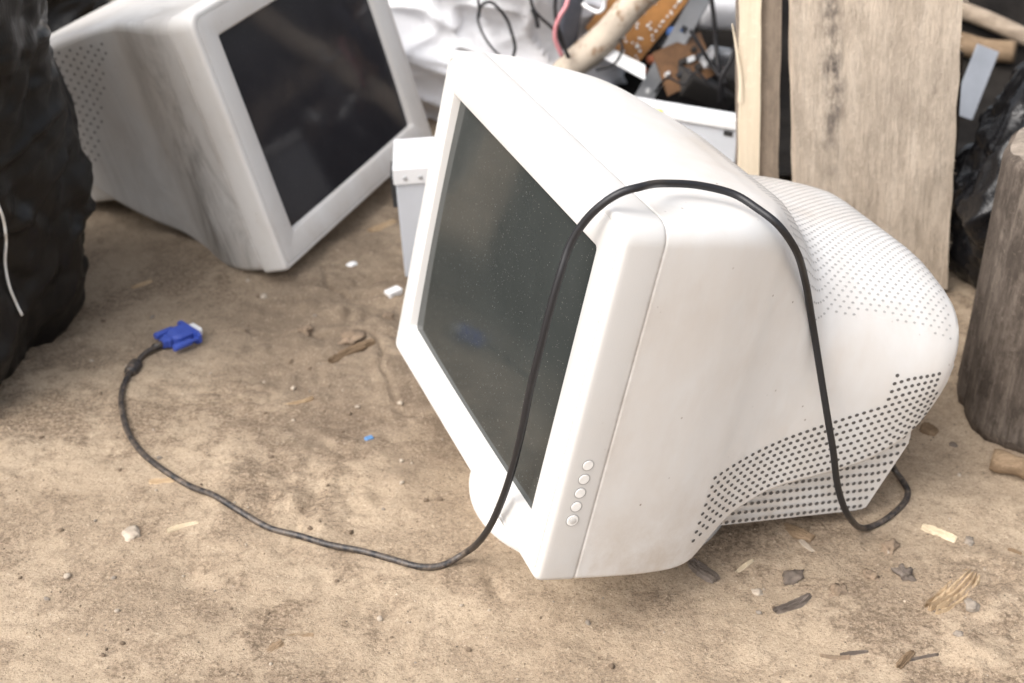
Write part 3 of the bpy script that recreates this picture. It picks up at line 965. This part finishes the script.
# circuit board leaning in the heap
O = at(634, 69, 2.02); U = at(690, -2, 2.10) - O; Wv = at(592, 32, 2.04) - O
U = U * 1.35
nrm = U.cross(Wv).normalized()
if nrm.y > 0: nrm = -nrm
Wv = (Wv - U.normalized() * Wv.dot(U.normalized())).normalized() * .095
pcb = empty('circuit_board', O); tag(pcb, 'brown circuit board with solder dots leaning in the scrap heap', 'circuit board')
def slab(o, u, w, n, th):
    V = [o, o + u, o + u + w, o + w]; V = V + [v - n * th for v in V]
    return V, [(0, 1, 2, 3), (7, 6, 5, 4), (0, 4, 5, 1), (1, 5, 6, 2), (2, 6, 7, 3), (3, 7, 4, 0)]
V, Fs = slab(Vector(), U, Wv, nrm, .002); pcbo = put('board', V, Fs, M_PCB, pcb)
mb = MB()
for k in range(75):
    p = U * random.uniform(.03, .97) + Wv * random.uniform(.05, .95)
    r = random.uniform(.0012, .0026)
    mb.add(cyl(p + nrm * .0001, p + nrm * r, r * 1.1, 8, r * .5))
for k in range(12):
    p = U * (.3 + .05 * k) + Wv * .1
    mb.add(cyl(p + nrm * .0001, p + nrm * .0025, .002, 8, .0008))
add_faces(pcbo, mb.V, mb.F, M_SOLDER)
for (u_, w_, l_) in ((.35, .5, .03), (.6, .4, .02), (.2, .7, .02), (.75, .7, .025)):
    p = U * u_ + Wv * w_
    V, Fs = slab(p + nrm * .0045, U.normalized() * l_, Wv.normalized() * .006, nrm, .004); put('chip', V, Fs, M_DARKGREY, pcb)
side = -Wv.normalized()
for (u_, mt, nm, r, l_) in ((.42, M_CAPB, 'capacitor', .0085, .02), (.14, M_COIL, 'coil', .007, .014), (.02, M_COIL, 'coil', .006, .012)):
    p = U * u_ + side * .010
    V, Fs = cyl(p, p + side * l_ * .3 + nrm * l_, r, 18, .002); put(nm, V, Fs, mt, pcb, True)
V, Fs = slab(U * .28 + side * .008, U * .55, side * .022, nrm, .004); put('heat_sink', V, Fs, M_BLACKPL, pcb)

# steel bracket
o0 = at(644, 98, 1.99); o1 = at(705, -8, 2.03)
u_ = (o1 - o0); n_ = Vector((0.1, -1, .35)); n_ = (n_ - u_.normalized() * n_.dot(u_.normalized())).normalized(); w_ = u_.normalized().cross(n_).normalized()
br = empty('steel_bracket', o0); tag(br, 'grey steel bracket bar with square hole leaning across the scrap heap', 'bracket')
wd = .028
mb = MB(); ul = u_.normalized(); Lb = u_.length * 1.25
# strip with a square hole at ~62%
def seg_(a0, a1, b0, b1): mb.add(slab(ul * a0 + w_ * b0 + n_ * .001, ul * (a1 - a0), w_ * (b1 - b0), n_, .002))
h0, h1 = Lb * .50, Lb * .50 + .010
seg_(-.01, h0, -wd/2, wd/2); seg_(h0, h1, -wd/2, -.004); seg_(h0, h1, .006, wd/2); seg_(h1, Lb, -wd/2, wd/2)
mb.add(slab(ul * -.01 + w_ * (wd/2) + n_ * .001, ul * (Lb + .01), n_ * -.012, w_, .002))
put('bar', mb.V, mb.F, M_STEEL, br)
V, Fs = cyl(ul * .012 + n_ * .0012, ul * .012 + n_ * .003, .0045, 14, .001); put('rivet', V, Fs, M_SHELLMETAL, br, True)

# white plastic strip under the board
O2 = at(588, 50, 1.99); E2 = at(645, 80, 1.96)
V, Fs = slab(Vector(), E2 - O2, Vector((0, .012, .018)), Vector((0, -.8, .5)).normalized(), .004)
o = put('plastic_strip', V, Fs, M_WHITECHIP, None, loc=O2); tag(o, 'white plastic strip wedged below the brown circuit board', 'plastic strip')

# rusty pole
p0 = at(548, 92, 2.0); p1 = at(655, -16, 1.99)
pdv = (p1 - p0); pts = [p0 + pdv * t + Vector((0, .0, .004 * math.sin(t * 9))) for t in np.linspace(-.25, 1.7, 40)]
b0 = pts[0].copy()
V, Fs = tube([p - b0 for p in pts], .0215, 24, lambda t: 1 + .05 * math.sin(t * 23))
o = put('rusty_pole', V, Fs, M_RUST, None, True, loc=b0); tag(o, 'thick rusty pole with peeling paint slanting over the scrap heap', 'pole')

# dark plastic casings in the heap
def lump(name, c, s, rot, mat, lab, cat, bev=.006):
    bm = box_bm(*s, bev, 3, (0, 0, s[2] / 2))
    o = fin(name, bm, mat, None, True, loc=c, rot=rot, sharp=40); tag(o, lab, cat); return o
lump('plastic_casing', at(565, 48, 2.03) , (.030, .02, .15), (.15, .1, .2), M_NAVY, 'dark slate plastic casing standing between white sack and rusty pole', 'casing')
lump('plastic_casing', at(688, 92, 2.0), (.10, .09, .035), (.2, .5, .5), M_DARKGREY, 'dark grey plastic casing lying right of the steel bracket', 'casing')
lump('plastic_bag', at(720, 26, 2.12) , (.10, .05, .06), (.3, .1, .2), M_SACK, 'small pale plastic package behind the dark wires beside timber post', 'package', .02)
lump('plastic_casing', at(722, 84, 2.04), (.10, .07, .03), (.1, .1, -.3), M_DARKGREY, 'dark plastic casing under the hanging wires by the timber post', 'casing')
# small second board and finned heat sink in the gap behind the chassis
o3 = at(668, 96, 1.93)
b3 = empty('circuit_board', o3); tag(b3, 'small dark brown circuit board lying behind the chassis rim', 'circuit board')
u3 = (at(716, 74, 1.98) - o3); w3 = Vector((-.02, .055, .045))
n3 = u3.cross(w3).normalized()
n3 = -n3 if n3.z < 0 else n3
V, Fs = slab(Vector(), u3, w3, n3, .002); put('board', V, Fs, plain('dark_brown_circuit_board', (.12, .06, .025), .5, var=.35, scale=60), b3)
for k in range(9):
    p = u3 * random.uniform(.05, .8) + w3 * random.uniform(.1, .75)
    V, Fs = slab(p + n3 * .006, u3.normalized() * random.uniform(.006, .014), w3.normalized() * random.uniform(.005, .012), n3, .006)
    put('chip', V, Fs, [M_BLACKPL, M_SOLDER, M_DARKGREY][k % 3], b3)
o4 = at(700, 62, 1.97)
hk = empty('heat_sink', o4, (.5, .3, .6)); tag(hk, 'finned grey metal heat sink among the wires left of timber post', 'heat sink')
put('plate', *slab(Vector(), Vector((.04, 0, 0)), Vector((0, 0, .03)), Vector((0, -1, 0)), .003), M_STEEL, hk)
for k in range(6):
    put('fin', *slab(Vector((.001 + k * .0074, -.013, 0)), Vector((.0016, 0, 0)), Vector((0, 0, .03)), Vector((0, -1, 0)), .012), M_STEEL, hk)
# wires
def wire(name, pl, r, mat, lab, Y=2.0):
    P = [at(u, v, y) for u, v, y in pl]
    b = P[0].copy()
    V, Fs = tube([p - b for p in catmull(P, 8)], r, 8)
    o = put(name, V, Fs, mat, None, True, loc=b); tag(o, lab, 'wire')
    return o
wire('wire', [(477, -6, 1.99), (479, 8, 1.99), (478, 20, 1.985), (484, 36, 1.98), (494, 50, 1.97), (508, 62, 1.97)], .0018, M_WIRE, 'thin dark wire forming the left strand of a loop on white sack')
wire('wire', [(478, 18, 1.98), (481, 6, 1.985), (490, 2, 1.985), (500, 10, 1.98), (507, 20, 1.98), (512, 34, 1.975), (515, 48, 1.97), (512, 60, 1.97)], .0024, M_WIRE, 'dark wire curling in a rounded loop on the white sack')
wire('wire', [(530, -5, 1.99), (533, 8, 1.985), (540, 17, 1.98), (549, 25, 1.98), (556, 33, 1.98), (562, 44, 1.975), (570, 58, 1.97)], .0022, M_WIRE, 'black wire trailing down to the foot of rusty pole')
wire('wire', [(532, 9, 1.98), (536, 18, 1.975), (538, 28, 1.97)], .003, M_WIRE, 'short black wire end hanging on the white sack')
wire('wire', [(556, -6, 1.98), (555, 8, 1.975), (557, 24, 1.97), (562, 40, 1.97), (568, 58, 1.965)], .0026, M_WIRE, 'thick black wire beside the pink wire left of rusty pole')
wire('wire', [(569, -6, 1.98), (566, 6, 1.97), (560, 16, 1.965), (556, 26, 1.965), (555, 38, 1.965), (562, 56, 1.965)], .0032, M_PINK, 'pink wire twisted with black wires left of rusty pole')
wire('wire', [(583, 4, 1.98), (590, 9, 1.97), (599, 12, 1.96), (604, 7, 1.96), (603, -6, 1.96)], .003, M_WIREW, 'white wire bent over the upper side of the rusty pole')
wire('wire', [(711, -6, 1.98), (714, 20, 1.97), (716, 45, 1.96), (718, 66, 1.94), (724, 100, 1.93)], .0034, M_WIRE, 'straight thick black wire hanging left of the timber post')
wire('wire', [(739, 18, 1.92), (737, 40, 1.92), (730, 62, 1.91), (722, 76, 1.9), (720, 104, 1.9)], .0034, M_WIRE, 'black wire coming from behind the splintered timber post')
wire('wire', [(690, 30, 1.96), (700, 46, 1.95), (712, 66, 1.94), (726, 84, 1.92)], .003, M_WIRE, 'black wire sagging right of the steel bracket')
wire('wire', [(655, 92, 1.95), (668, 78, 1.93), (684, 84, 1.92), (696, 72, 1.92), (712, 88, 1.91)], .0018, M_WIRE, 'thin black wire snaking over the small dark circuit board')
wire('wire', [(612, 44, 1.99), (620, 40, 1.98), (622, 50, 1.97), (614, 64, 1.96), (596, 70, 1.96)], .0022, M_WIRE, 'black wire curled at the lower corner of circuit board')

# ------------------------------------------------------------------ timber
def board(name, w, d, h, mat, seed, rough=.0012, nx=24, nz=90, parent=None, fray=0, ny=3):
    """plank standing on z=0, irregular edges"""
    bm = bmesh.new()
    V = {}
    def off(x, z, s): return mnoise.noise(Vector((x * 30, z * 14, s + seed))) * rough + mnoise.noise(Vector((x * 9, z * 4, s + seed + 7))) * rough * 1.5
    for k in range(nz + 1):
        z = h * k / nz
        ring = []
        per = [(-w/2 + w * i / nx, -d/2) for i in range(nx + 1)] + [(w/2, -d/2 + d * i / ny) for i in range(1, ny + 1)] + [(w/2 - w * i / nx, d/2) for i in range(1, nx + 1)] + [(-w/2, d/2 - d * i / ny) for i in range(1, ny)]
        for x, y in per:
            ex = mnoise.noise(Vector((z * 22, seed + (5 if x > 0 else 0), y * 40))) * rough * 1.6 + mnoise.noise(Vector((z * 3, seed + 2 + (9 if x > 0 else 0), 0))) * rough * 2
            sx = x + ex * (abs(x) / (w / 2)) ** 3
            ring.append(bm.verts.new((sx, y + off(x, z, 0 if y < 0 else 30), z)))
        V[k] = ring
    n = len(V[0])
    for k in range(nz):
        for i in range(n):
            i2 = (i + 1) % n
            bm.faces.new((V[k][i], V[k][i2], V[k+1][i2], V[k+1][i]))
    bm.faces.new(V[0][::-1]); bm.faces.new(V[nz])
    o = fin(name, bm, mat, parent, True, sharp=40)
    return o

bp = empty('wide_plank', (.432, 1.505, gz(.43, 1.5) - .004), (math.radians(1.5), math.radians(-6.6), 0))
tag(bp, 'wide rough sawn plank with dark vertical stain standing behind white monitor', 'plank')
board('board', .181, .025, .95, M_PLANK, 3, .0014, parent=bp)
mb = MB()
for k in range(100):
    z = random.uniform(.05, .93); x = .0905 + random.uniform(-.001, .001); y = random.uniform(-.0125, .0125)
    l = random.uniform(.002, .007)
    a = Vector((x - .002, y, z)); b = a + Vector((l, random.uniform(-.003, .003), random.uniform(-.005, .004)))
    V, Fs = tube([a, a.lerp(b, .5) + Vector((0, 0, .0006)), b], .00035, 4); mb.add((V, Fs))
put('frayed_fibres', mb.V, mb.F, M_PLANK, bp)['kind'] = 'stuff'

tp = empty('timber_post', (.302, 1.555, gz(.3, 1.55) - .004), (0, math.radians(-4.5), 0))
tag(tp, 'narrow timber post with pale fresh split face left of the wide plank', 'post')
board('post', .046, .04, .85, M_POST, 11, .001, nx=8, parent=tp)
sf = board('split_face', .0235, .006, .80, M_FRESH, 17, .0012, nx=6, parent=tp, ny=2); sf.location = (-.0125, -.0235, .03)
pts = [Vector((-.022, -.024, .235)), Vector((-.0225, -.026, .262)), Vector((-.027, -.028, .295)), Vector((-.033, -.030, .330))]
V, Fs = tube(catmull(pts, 6), .0036, 6, lambda t: 1.05 - t * .85); put('splinter', V, Fs, M_FRESH, tp)

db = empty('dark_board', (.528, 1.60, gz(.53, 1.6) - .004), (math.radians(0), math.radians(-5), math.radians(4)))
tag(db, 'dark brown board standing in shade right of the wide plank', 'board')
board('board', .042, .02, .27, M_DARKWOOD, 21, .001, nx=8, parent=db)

# log stump on the right
def log(name, p, r, h, mat, topmat, lab, seg=72, nz=60, seed=4, lean=(0, 0)):
    root = empty(name, p); tag(root, lab, 'log')
    V = []; Fs = []
    def rad(a, z):
        d = Vector((math.cos(a), math.sin(a), 0))
        f = mnoise.noise(Vector((d.x * 1.2 + seed, d.y * 1.2, z * 2))) * .10 + mnoise.noise(Vector((d.x * 5 + seed, d.y * 5, z * 1.5))) * .035
        crack = max(0, 1 - abs(mnoise.noise(Vector((d.x * 7, d.y * 7 + seed, z * .8)))) * 9) * -.035
        return r * (1 + f + crack + (.03 * (1 - z / h)))
    for k in range(nz + 1):
        z = h * k / nz
        b = 1.0
        if z > h - .008: b = 1 - .05 * ((z - h + .008) / .008) ** 2
        if z < .008: b = .98
        for i in range(seg):
            a = 2 * math.pi * i / seg
            rr = rad(a, z) * b
            zz = z + (mnoise.noise(Vector((math.cos(a) * 3, math.sin(a) * 3, seed))) * .008 if k > nz * .9 else 0)
            V.append((rr * math.cos(a) + lean[0] * z, rr * math.sin(a) + lean[1] * z, zz))
    for k in range(nz):
        for i in range(seg):
            i2 = (i + 1) % seg
            Fs.append((k * seg + i, k * seg + i2, (k + 1) * seg + i2, (k + 1) * seg + i))
    Fs.append(tuple(range(seg))[::-1])
    put('log_side', V, Fs, mat, root, True)
    # cut face with rough surface
    top = V[nz * seg:]; cx = sum(v[0] for v in top) / seg; cy = sum(v[1] for v in top) / seg
    V2 = []; F2 = []; nr = 16
    for q in range(nr + 1):
        t = 1 - q / nr
        for i in range(seg):
            x = cx + (top[i][0] - cx) * t; y = cy + (top[i][1] - cy) * t
            z = top[i][2] * t + h * (1 - t) + (mnoise.noise(Vector((x * 60, y * 18, seed))) * .004 + mnoise.noise(Vector((x * 140, y * 60, seed + 3))) * .0022) * (1 if q else 0) + (.004 * (1 - t))
            V2.append((x, y, z))
    for q in range(nr):
        for i in range(seg):
            i2 = (i + 1) % seg
            F2.append((q * seg + i, q * seg + i2, (q + 1) * seg + i2, (q + 1) * seg + i))
    put('cut_face', V2, F2, topmat, root, True)
    return root
log('wooden_log', (.588, 1.25, gz(.58, 1.25) - .004), .114, .288, M_STUMP, M_STUMPTOP, 'upright weathered grey brown log at the right edge beside white monitor')

# thin metal panel and pale branch in the right gap
V, Fs = slab(Vector(), at(993, 50, 1.93) - at(966, 118, 1.90), Vector((-.032, .0, .012)), Vector((0, -1, .2)), .003)
o = put('sheet_metal', V, Fs, M_PANEL, None, loc=at(972, 120, 1.90)); tag(o, 'narrow blue grey metal panel leaning between wide plank and shiny sack', 'metal panel')
o = put_tube('branch', [at(955, 8, 2.25), at(985, 19, 2.22), at(1012, 31, 2.20), at(1030, 40, 2.19)], .014, M_LOGPALE, None, 8, 14)
tag(o, 'pale dusty branch lying across the dark gap above shiny sack', 'branch')
o = put_tube('branch', [at(950, 40, 2.20), at(985, 50, 2.18), at(1015, 52, 2.16)], .018, M_CHIPBROWN, None, 8, 14)
tag(o, 'rust brown branch lying below the pale dusty branch', 'branch')

# ------------------------------------------------------------------ debris on the dirt
def splinter(name, L, w, th, seed, mat, ends=.3, nl=26, nw=14, bend=0.0, ridge=.35):
    """flat fibrous wood chip lying along x, base at z=0"""
    V = []; Fs = []
    for i in range(nl + 1):
        t = i / nl
        for j in range(nw + 1):
            s = j / nw - .5
            e0 = mnoise.noise(Vector((j * 1.7, seed, 0))) * ends; e1 = mnoise.noise(Vector((j * 1.7, seed + 9, 0))) * ends
            tt = t * (1 - max(e1, 0)) + (1 - t) * max(e0, 0)
            ww = w * (1 - .35 * abs(2 * t - 1) ** 3 + .2 * mnoise.noise(Vector((t * 2.5, seed, 3))))
            z = th * (.75 + .3 * mnoise.noise(Vector((j * 1.1, t * 1.5, seed)))) * (1 - (2 * abs(s)) ** 4 * .5)
            z *= 1 - ridge * (.5 + .5 * math.cos(j * 2.1 + 1.1 * mnoise.noise(Vector((t * 1.6, seed, j * .2)))))
            z += th * .16 * mnoise.noise(Vector((t * 14, j * 1.9, seed)))
            yj = w * .07 * mnoise.noise(Vector((t * 9, seed + (3 if s > 0 else 0), 5))) * (2 * abs(s)) ** 2
            V.append(Vector(((tt - .5) * L, s * ww + yj + bend * (t - .5) ** 2 * L, max(z, .0006))))
    m = len(V)
    V += [Vector((v.x, v.y, -.0015)) for v in V]
    q = nw + 1
    for i in range(nl):
        for j in range(nw):
            a = i * q + j
            Fs.append((a, a + q, a + q + 1, a + 1)); Fs.append((m + a, m + a + 1, m + a + q + 1, m + a + q))
    for i in range(nl):
        a = i * q; b = i * q + nw
        Fs.append((a, m + a, m + a + q, a + q)); Fs.append((b, b + q, m + b + q, m + b))
    for j in range(nw):
        a = j; b = nl * q + j
        Fs.append((a, a + 1, m + a + 1, m + a)); Fs.append((b, m + b, m + b + 1, b + 1))
    return put(name, V, Fs, mat)
def lay(o, u, v, u2, v2, lab, cat, lift=0.0, tilt=0.0, group=None):
    a = onground(u, v); b = onground(u2, v2); c = (a + b) / 2
    o.location = (c.x, c.y, gz(c.x, c.y) + lift - .0012)
    o.rotation_euler = (0, tilt, math.atan2(b.y - a.y, b.x - a.x))
    tag(o, lab, cat, group); return (b - a).length
def chip(u, v, u2, v2, wpx, th, seed, mat, name, lab, cat='wood chip', tilt=0, ends=.3, ridge=.35):
    a = onground(u, v); b = onground(u2, v2); L = (b - a).length
    w = wpx * (a - Vector((0, 0, HC))).length / F
    o = splinter(name, L, w, th, seed, mat, ends, ridge=ridge, bend=.25 * math.sin(seed * 2.3))
    lay(o, u, v, u2, v2, lab, cat, 0, tilt); return o
chip(934, 613, 977, 573, 24, .008, 1, M_CHIP, 'wood_chip', 'thick striped wood chip lying bottom right of white monitor', ends=.3, ridge=.8)
chip(923, 526, 957, 540, 11, .007, 2, M_CHIPPALE, 'wood_chip', 'pale blunt wood stick piece right of the cable loop')
chip(782, 523, 812, 541, 14, .005, 3, M_CHIPBROWN, 'wood_chip', 'brown wood chip half under the rear of white monitor')
chip(690, 562, 716, 582, 16, .008, 4, M_CHIPDARK, 'wood_chip', 'dark wood chunk below the front of white monitor')
chip(727, 580, 751, 560, 5, .003, 5, M_CHIPPALE, 'twig', 'thin pale twig beside the dark wood chunk', 'twig', -.1)
chip(776, 614, 812, 597, 11, .006, 6, M_CHIPDARK, 'bark_piece', 'frayed dark grey bark piece on open dirt', 'bark', ends=.6, ridge=.7)
chip(897, 668, 912, 652, 8, .005, 7, M_CHIPBROWN, 'bark_piece', 'small brown bark piece near the bottom right edge', 'bark')
chip(909, 660, 938, 654, 4, .003, 8, M_CHIPDARK, 'twig', 'thin dark twig near the bottom right edge', 'twig')
chip(275, 406, 314, 400, 4, .004, 9, M_CHIP, 'twig', 'thin tan twig on the dirt left of white monitor screen', 'twig')
chip(167, 531, 198, 521, 6, .004, 10, M_CHIPPALE, 'wood_chip', 'pale narrow wood sliver below the cable on the left')
chip(149, 482, 179, 479, 9, .003, 11, M_CHIP, 'wood_chip', 'flat tan wood chip lying against the cable')
chip(252, 660, 283, 642, 13, .002, 12, M_CHIPBROWN, 'dry_leaf', 'dry brown leaf scrap at the bottom edge', 'leaf')
chip(286, 635, 314, 634, 7, .002, 13, M_CHIPBROWN, 'dry_leaf', 'small curled leaf scrap right of the larger leaf scrap', 'leaf')
chip(370, 232, 396, 221, 9, .006, 14, M_CHIP, 'wood_chip', 'tan wood chip on dark soil beside the metal case')
chip(132, 288, 152, 281, 6, .004, 15, M_CHIP, 'wood_chip', 'tan wood splinter on dirt between black sack and grimy monitor')
chip(328, 362, 372, 340, 10, .006, 16, M_CHIPBROWN, 'root_piece', 'brown root piece in the broken soil between the monitors', 'root')
chip(330, 300, 362, 288, 7, .005, 17, M_CHIPBROWN, 'root_piece', 'thin brown root under the corner of grimy monitor', 'root')
chip(922, 428, 937, 434, 13, .010, 18, M_CHIPBROWN, 'wood_chip', 'brown wood lump between white monitor and upright log')
chip(840, 655, 868, 651, 5, .004, 19, M_CHIPDARK, 'twig', 'short dark twig left of the striped wood chip', 'twig')
chip(820, 657, 850, 659, 6, .004, 20, M_CLOD, 'dirt_crust', 'low crust of dirt near the bottom right', 'dirt crust')
chip(1008, 549, 1022, 554, 6, .004, 21, M_CHIPBROWN, 'wood_chip', 'small brown wood chip at the right edge')
chip(800, 540, 814, 552, 7, .004, 22, M_STONEL, 'stone', 'flat pale stone just behind the rear cover', 'stone')
# round wood stub at the right edge
a = onground(990, 468); b = onground(1034, 480)
V, Fs = tube([a + (b - a) * t + Vector((0, 0, .011)) for t in np.linspace(0, 1.3, 14)], .0118, 18, lambda t: .92 + .12 * math.sin(t * 11))
c0 = a.copy(); o = put('wood_stub', [v - c0 for v in V], Fs, M_CHIPBROWN, None, True, loc=c0); tag(o, 'short round wood stub on dirt in front of the upright log', 'wood stub')
# white and blue scraps
bm = box_bm(.020, .012, .008, .001, 1); o = fin('plastic_scrap', bm, M_WHITECHIP); lay(o, 384, 297, 403, 291, 'white plastic scrap on dirt below the metal case', 'scrap', .003)
bm = box_bm(.009, .006, .004, .001, 1); o = fin('plastic_scrap', bm, M_BLUECHIP); lay(o, 364, 441, 374, 438, 'tiny blue plastic scrap left of white monitor', 'scrap', .002)

def rock(r, seed, flat=.6, rough=.35, sub=3):
    bm = bmesh.new(); bmesh.ops.create_icosphere(bm, subdivisions=sub, radius=1)
    for v in bm.verts:
        d = v.co.normalized()
        k = 1 + mnoise.noise(d * 1.3 + Vector((seed, 0, 0))) * rough * 1.4 + mnoise.noise(d * 3.1 + Vector((0, seed, 0))) * rough * .7 + mnoise.noise(d * 7 + Vector((0, seed, 5))) * rough * .3
        v.co = Vector((d.x * k * r, d.y * k * r * .8, d.z * k * r * flat))
    me = bpy.data.meshes.new('stone'); bm.to_mesh(me); bm.free()
    return me
def stone(u, v, rpx, seed, mat, lab, name='stone', cat='stone', flat=.55, rough=.35, group=None):
    p = onground(u, v); r = rpx * (p - Vector((0, 0, HC))).length / F
    o = link(name, rock(r, seed, flat, rough), mat, None, True, loc=(p.x, p.y, p.z + r * flat * .12), rot=(0, 0, seed * 1.7)); tag(o, lab, cat, group); return o
stone(972, 606, 8, 1, M_STONE, 'smooth grey stone right of the striped wood chip')
stone(959, 634, 5, 2, M_STONE, 'small grey stone below the striped wood chip')
stone(131, 535, 11, 3, M_STONEL, 'flat tan stone below the cable on the far left', flat=.3)
stone(792, 578, 11, 4, M_STONED, 'dark flat clump in the shade edge of white monitor', 'dirt_clump', 'dirt clump', .4, .6)
stone(904, 575, 9, 5, M_CHIPDARK, 'crumbly dark clump left of striped wood chip', 'dirt_clump', 'dirt clump', .7, .7)
stone(890, 549, 8, 6, M_CLOD, 'crumbly tan clump just below the cable loop', 'dirt_clump', 'dirt clump', .8, .7)
stone(872, 577, 8, 7, M_CLOD, 'low crumbly clump between the two darker clumps', 'dirt_clump', 'dirt clump', .5, .7)
stone(837, 592, 9, 8, M_CLOD, 'broken clod on dirt behind frayed bark', 'dirt_clump', 'dirt clump', .35, .7)
stone(757, 593, 6, 9, M_STONEL, 'pinkish pale stone below the thin pale twig')
stone(969, 542, 6, 10, M_STONE, 'grey brown stone right of pale wood stick')
stone(938, 610, 4, 13, M_STONED, 'dark little stone touching the striped wood chip')
stone(264, 297, 5, 14, M_STONEL, 'whitish stone on dirt below the corner of grimy monitor')
stone(352, 265, 5, 15, M_WHITECHIP, 'small white crumb in the dark soil by the metal case', 'crumb', 'crumb')
stone(953, 445, 4, 16, M_STONED, 'round dark stone near the foot of upright log')
stone(350, 339, 12, 21, M_CLOD, 'largest clod in the broken soil between the monitors', 'dirt_clump', 'dirt clump', .4, .6)
stone(305, 330, 8, 22, M_CLOD, 'left clod in the broken soil between the monitors', 'dirt_clump', 'dirt clump', .4, .6)
stone(388, 318, 7, 23, M_CLOD, 'clod just below the white plastic scrap', 'dirt_clump', 'dirt clump', .45, .6)
# many little pebbles (each its own object, meshes shared)
protos = [rock(1, 50 + k, .6, .4, 2) for k in range(6)]
for k, m in enumerate(protos):
    m.name = 'pebble'
    m.materials.append([M_STONE, M_STONEL, M_CLOD, M_CLOD, M_STONEL, M_CLOD][k])
    m.polygons.foreach_set('use_smooth', [True] * len(m.polygons))
cnt = 0
prs = random.Random(3)
while cnt < 190:
    u = prs.uniform(5, 1019); v = prs.uniform(265, 680)
    p = onground(u, v)
    if ((p.x - .085) ** 2 + (p.y - 1.11) ** 2) < .15 ** 2 and p.y > 1.0: continue
    if (p.x + .705) ** 2 + (p.y - 1.405) ** 2 < .21 ** 2: continue
    if (p.x - .588) ** 2 + (p.y - 1.25) ** 2 < .13 ** 2: continue
    if prs.random() > .35 + .65 * (vnoise(np.array([p.x]), np.array([p.y]), .2, 77)[0] + .5): continue
    r = .0011 + .0026 * prs.random() ** 2.6
    o = bpy.data.objects.new('pebble', protos[prs.randrange(6)]); COL.objects.link(o)
    o.location = (p.x, p.y, p.z + r * .3); o.scale = (r, r * prs.uniform(.8, 1.1), r); o.rotation_euler = (prs.uniform(-.4, .4), prs.uniform(-.4, .4), prs.uniform(0, 6.28))
    tag(o, 'tiny pebble lying loose on the bare dirt', 'pebble', 'tiny pebbles scattered over the dirt')
    cnt += 1
# uncountable grit: one object
base_t = [Vector((1, 0, -.3)), Vector((-.6, .9, -.3)), Vector((-.5, -.9, -.3)), Vector((.1, 0, .8))]
N_G = 26000
gx = rng.uniform(-.95, .95, N_G); gy = .72 + 1.35 * rng.uniform(0, 1, N_G) ** 1.3
dens = vnoise(gx, gy, .16, 31) + vnoise(gx, gy, .05, 32) * .6 + .5
keep = rng.uniform(0, 1, N_G) < np.clip(dens * 1.3 - .15, .05, 1)
gx, gy = gx[keep], gy[keep]; gzv = ground_z(gx, gy)
mb = MB()
for x, y, z in zip(gx, gy, gzv):
    r = .0005 + .0013 * random.random() ** 2.5; a = random.uniform(0, 6.28); c, s = math.cos(a), math.sin(a)
    sq = random.uniform(.5, 1.2)
    mb.add(([Vector((x + (b.x * c - b.y * s * sq) * r, y + (b.x * s + b.y * c * sq) * r, z + b.z * r + .0001)) for b in base_t], [(0, 1, 3), (1, 2, 3), (2, 0, 3)]))
n = N('loose_grit'); n.set(rough=.95, spec=.15)
n.color(n.ramp(n.noise(420, 2, .6), [(.3, (.10, .075, .055)), (.5, (.30, .225, .155)), (.68, (.58, .49, .39))]))
o = put('grit', mb.V, mb.F, n.m); o['kind'] = 'stuff'; o['label'] = 'fine loose grit strewn over the dirt'; o['category'] = 'grit'

# ------------------------------------------------------------------ camera, light, world
cam = bpy.data.cameras.new('camera'); co_ = bpy.data.objects.new('camera', cam); COL.objects.link(co_)
co_.location = (0, 0, HC); co_.rotation_euler = (math.pi / 2 - PITCH, 0, 0)
cam.sensor_width = 36; cam.lens = F * 36 / 1024; cam.clip_start = .02; cam.clip_end = 500
cam.dof.use_dof = True; cam.dof.focus_distance = 1.10; cam.dof.aperture_fstop = 7.0; cam.dof.aperture_blades = 8
scene.camera = co_

EL, AZ = math.radians(50), math.radians(-125)     # sun direction: elevation, azimuth from +Y clockwise
sun = bpy.data.lights.new('sun', 'SUN'); so = bpy.data.objects.new('sun', sun); COL.objects.link(so)
sun.energy = .8; sun.angle = math.radians(60); sun.color = (1, .975, .95)
dirv = Vector((math.sin(AZ) * math.cos(EL), math.cos(AZ) * math.cos(EL), math.sin(EL)))
so.rotation_euler = dirv.to_track_quat('Z', 'Y').to_euler(); so.location = dirv * 5
w = bpy.data.worlds.new('World'); scene.world = w; w.use_nodes = True
t = w.node_tree; bg = t.nodes['Background']
sky = t.nodes.new('ShaderNodeTexSky'); sky.sky_type = 'NISHITA'; sky.sun_disc = False
sky.sun_elevation = EL; sky.sun_rotation = AZ; sky.air_density = 1.0; sky.dust_density = 6.0; sky.ozone_density = 1.0
hs = t.nodes.new('ShaderNodeHueSaturation'); hs.inputs['Saturation'].default_value = .35   # overcast: a nearly white sky
t.links.new(sky.outputs['Color'], hs.inputs['Color']); t.links.new(hs.outputs['Color'], bg.inputs['Color']); bg.inputs['Strength'].default_value = .15
vs = scene.view_settings
scene.display_settings.display_device = 'sRGB'
vs.view_transform = 'Standard'; vs.look = 'None'; vs.gamma = 1; vs.use_curve_mapping = False; vs.exposure = .98
scene.render.engine = 'CYCLES'
scene.cycles.use_denoising = True
scene.cycles.max_bounces = 8
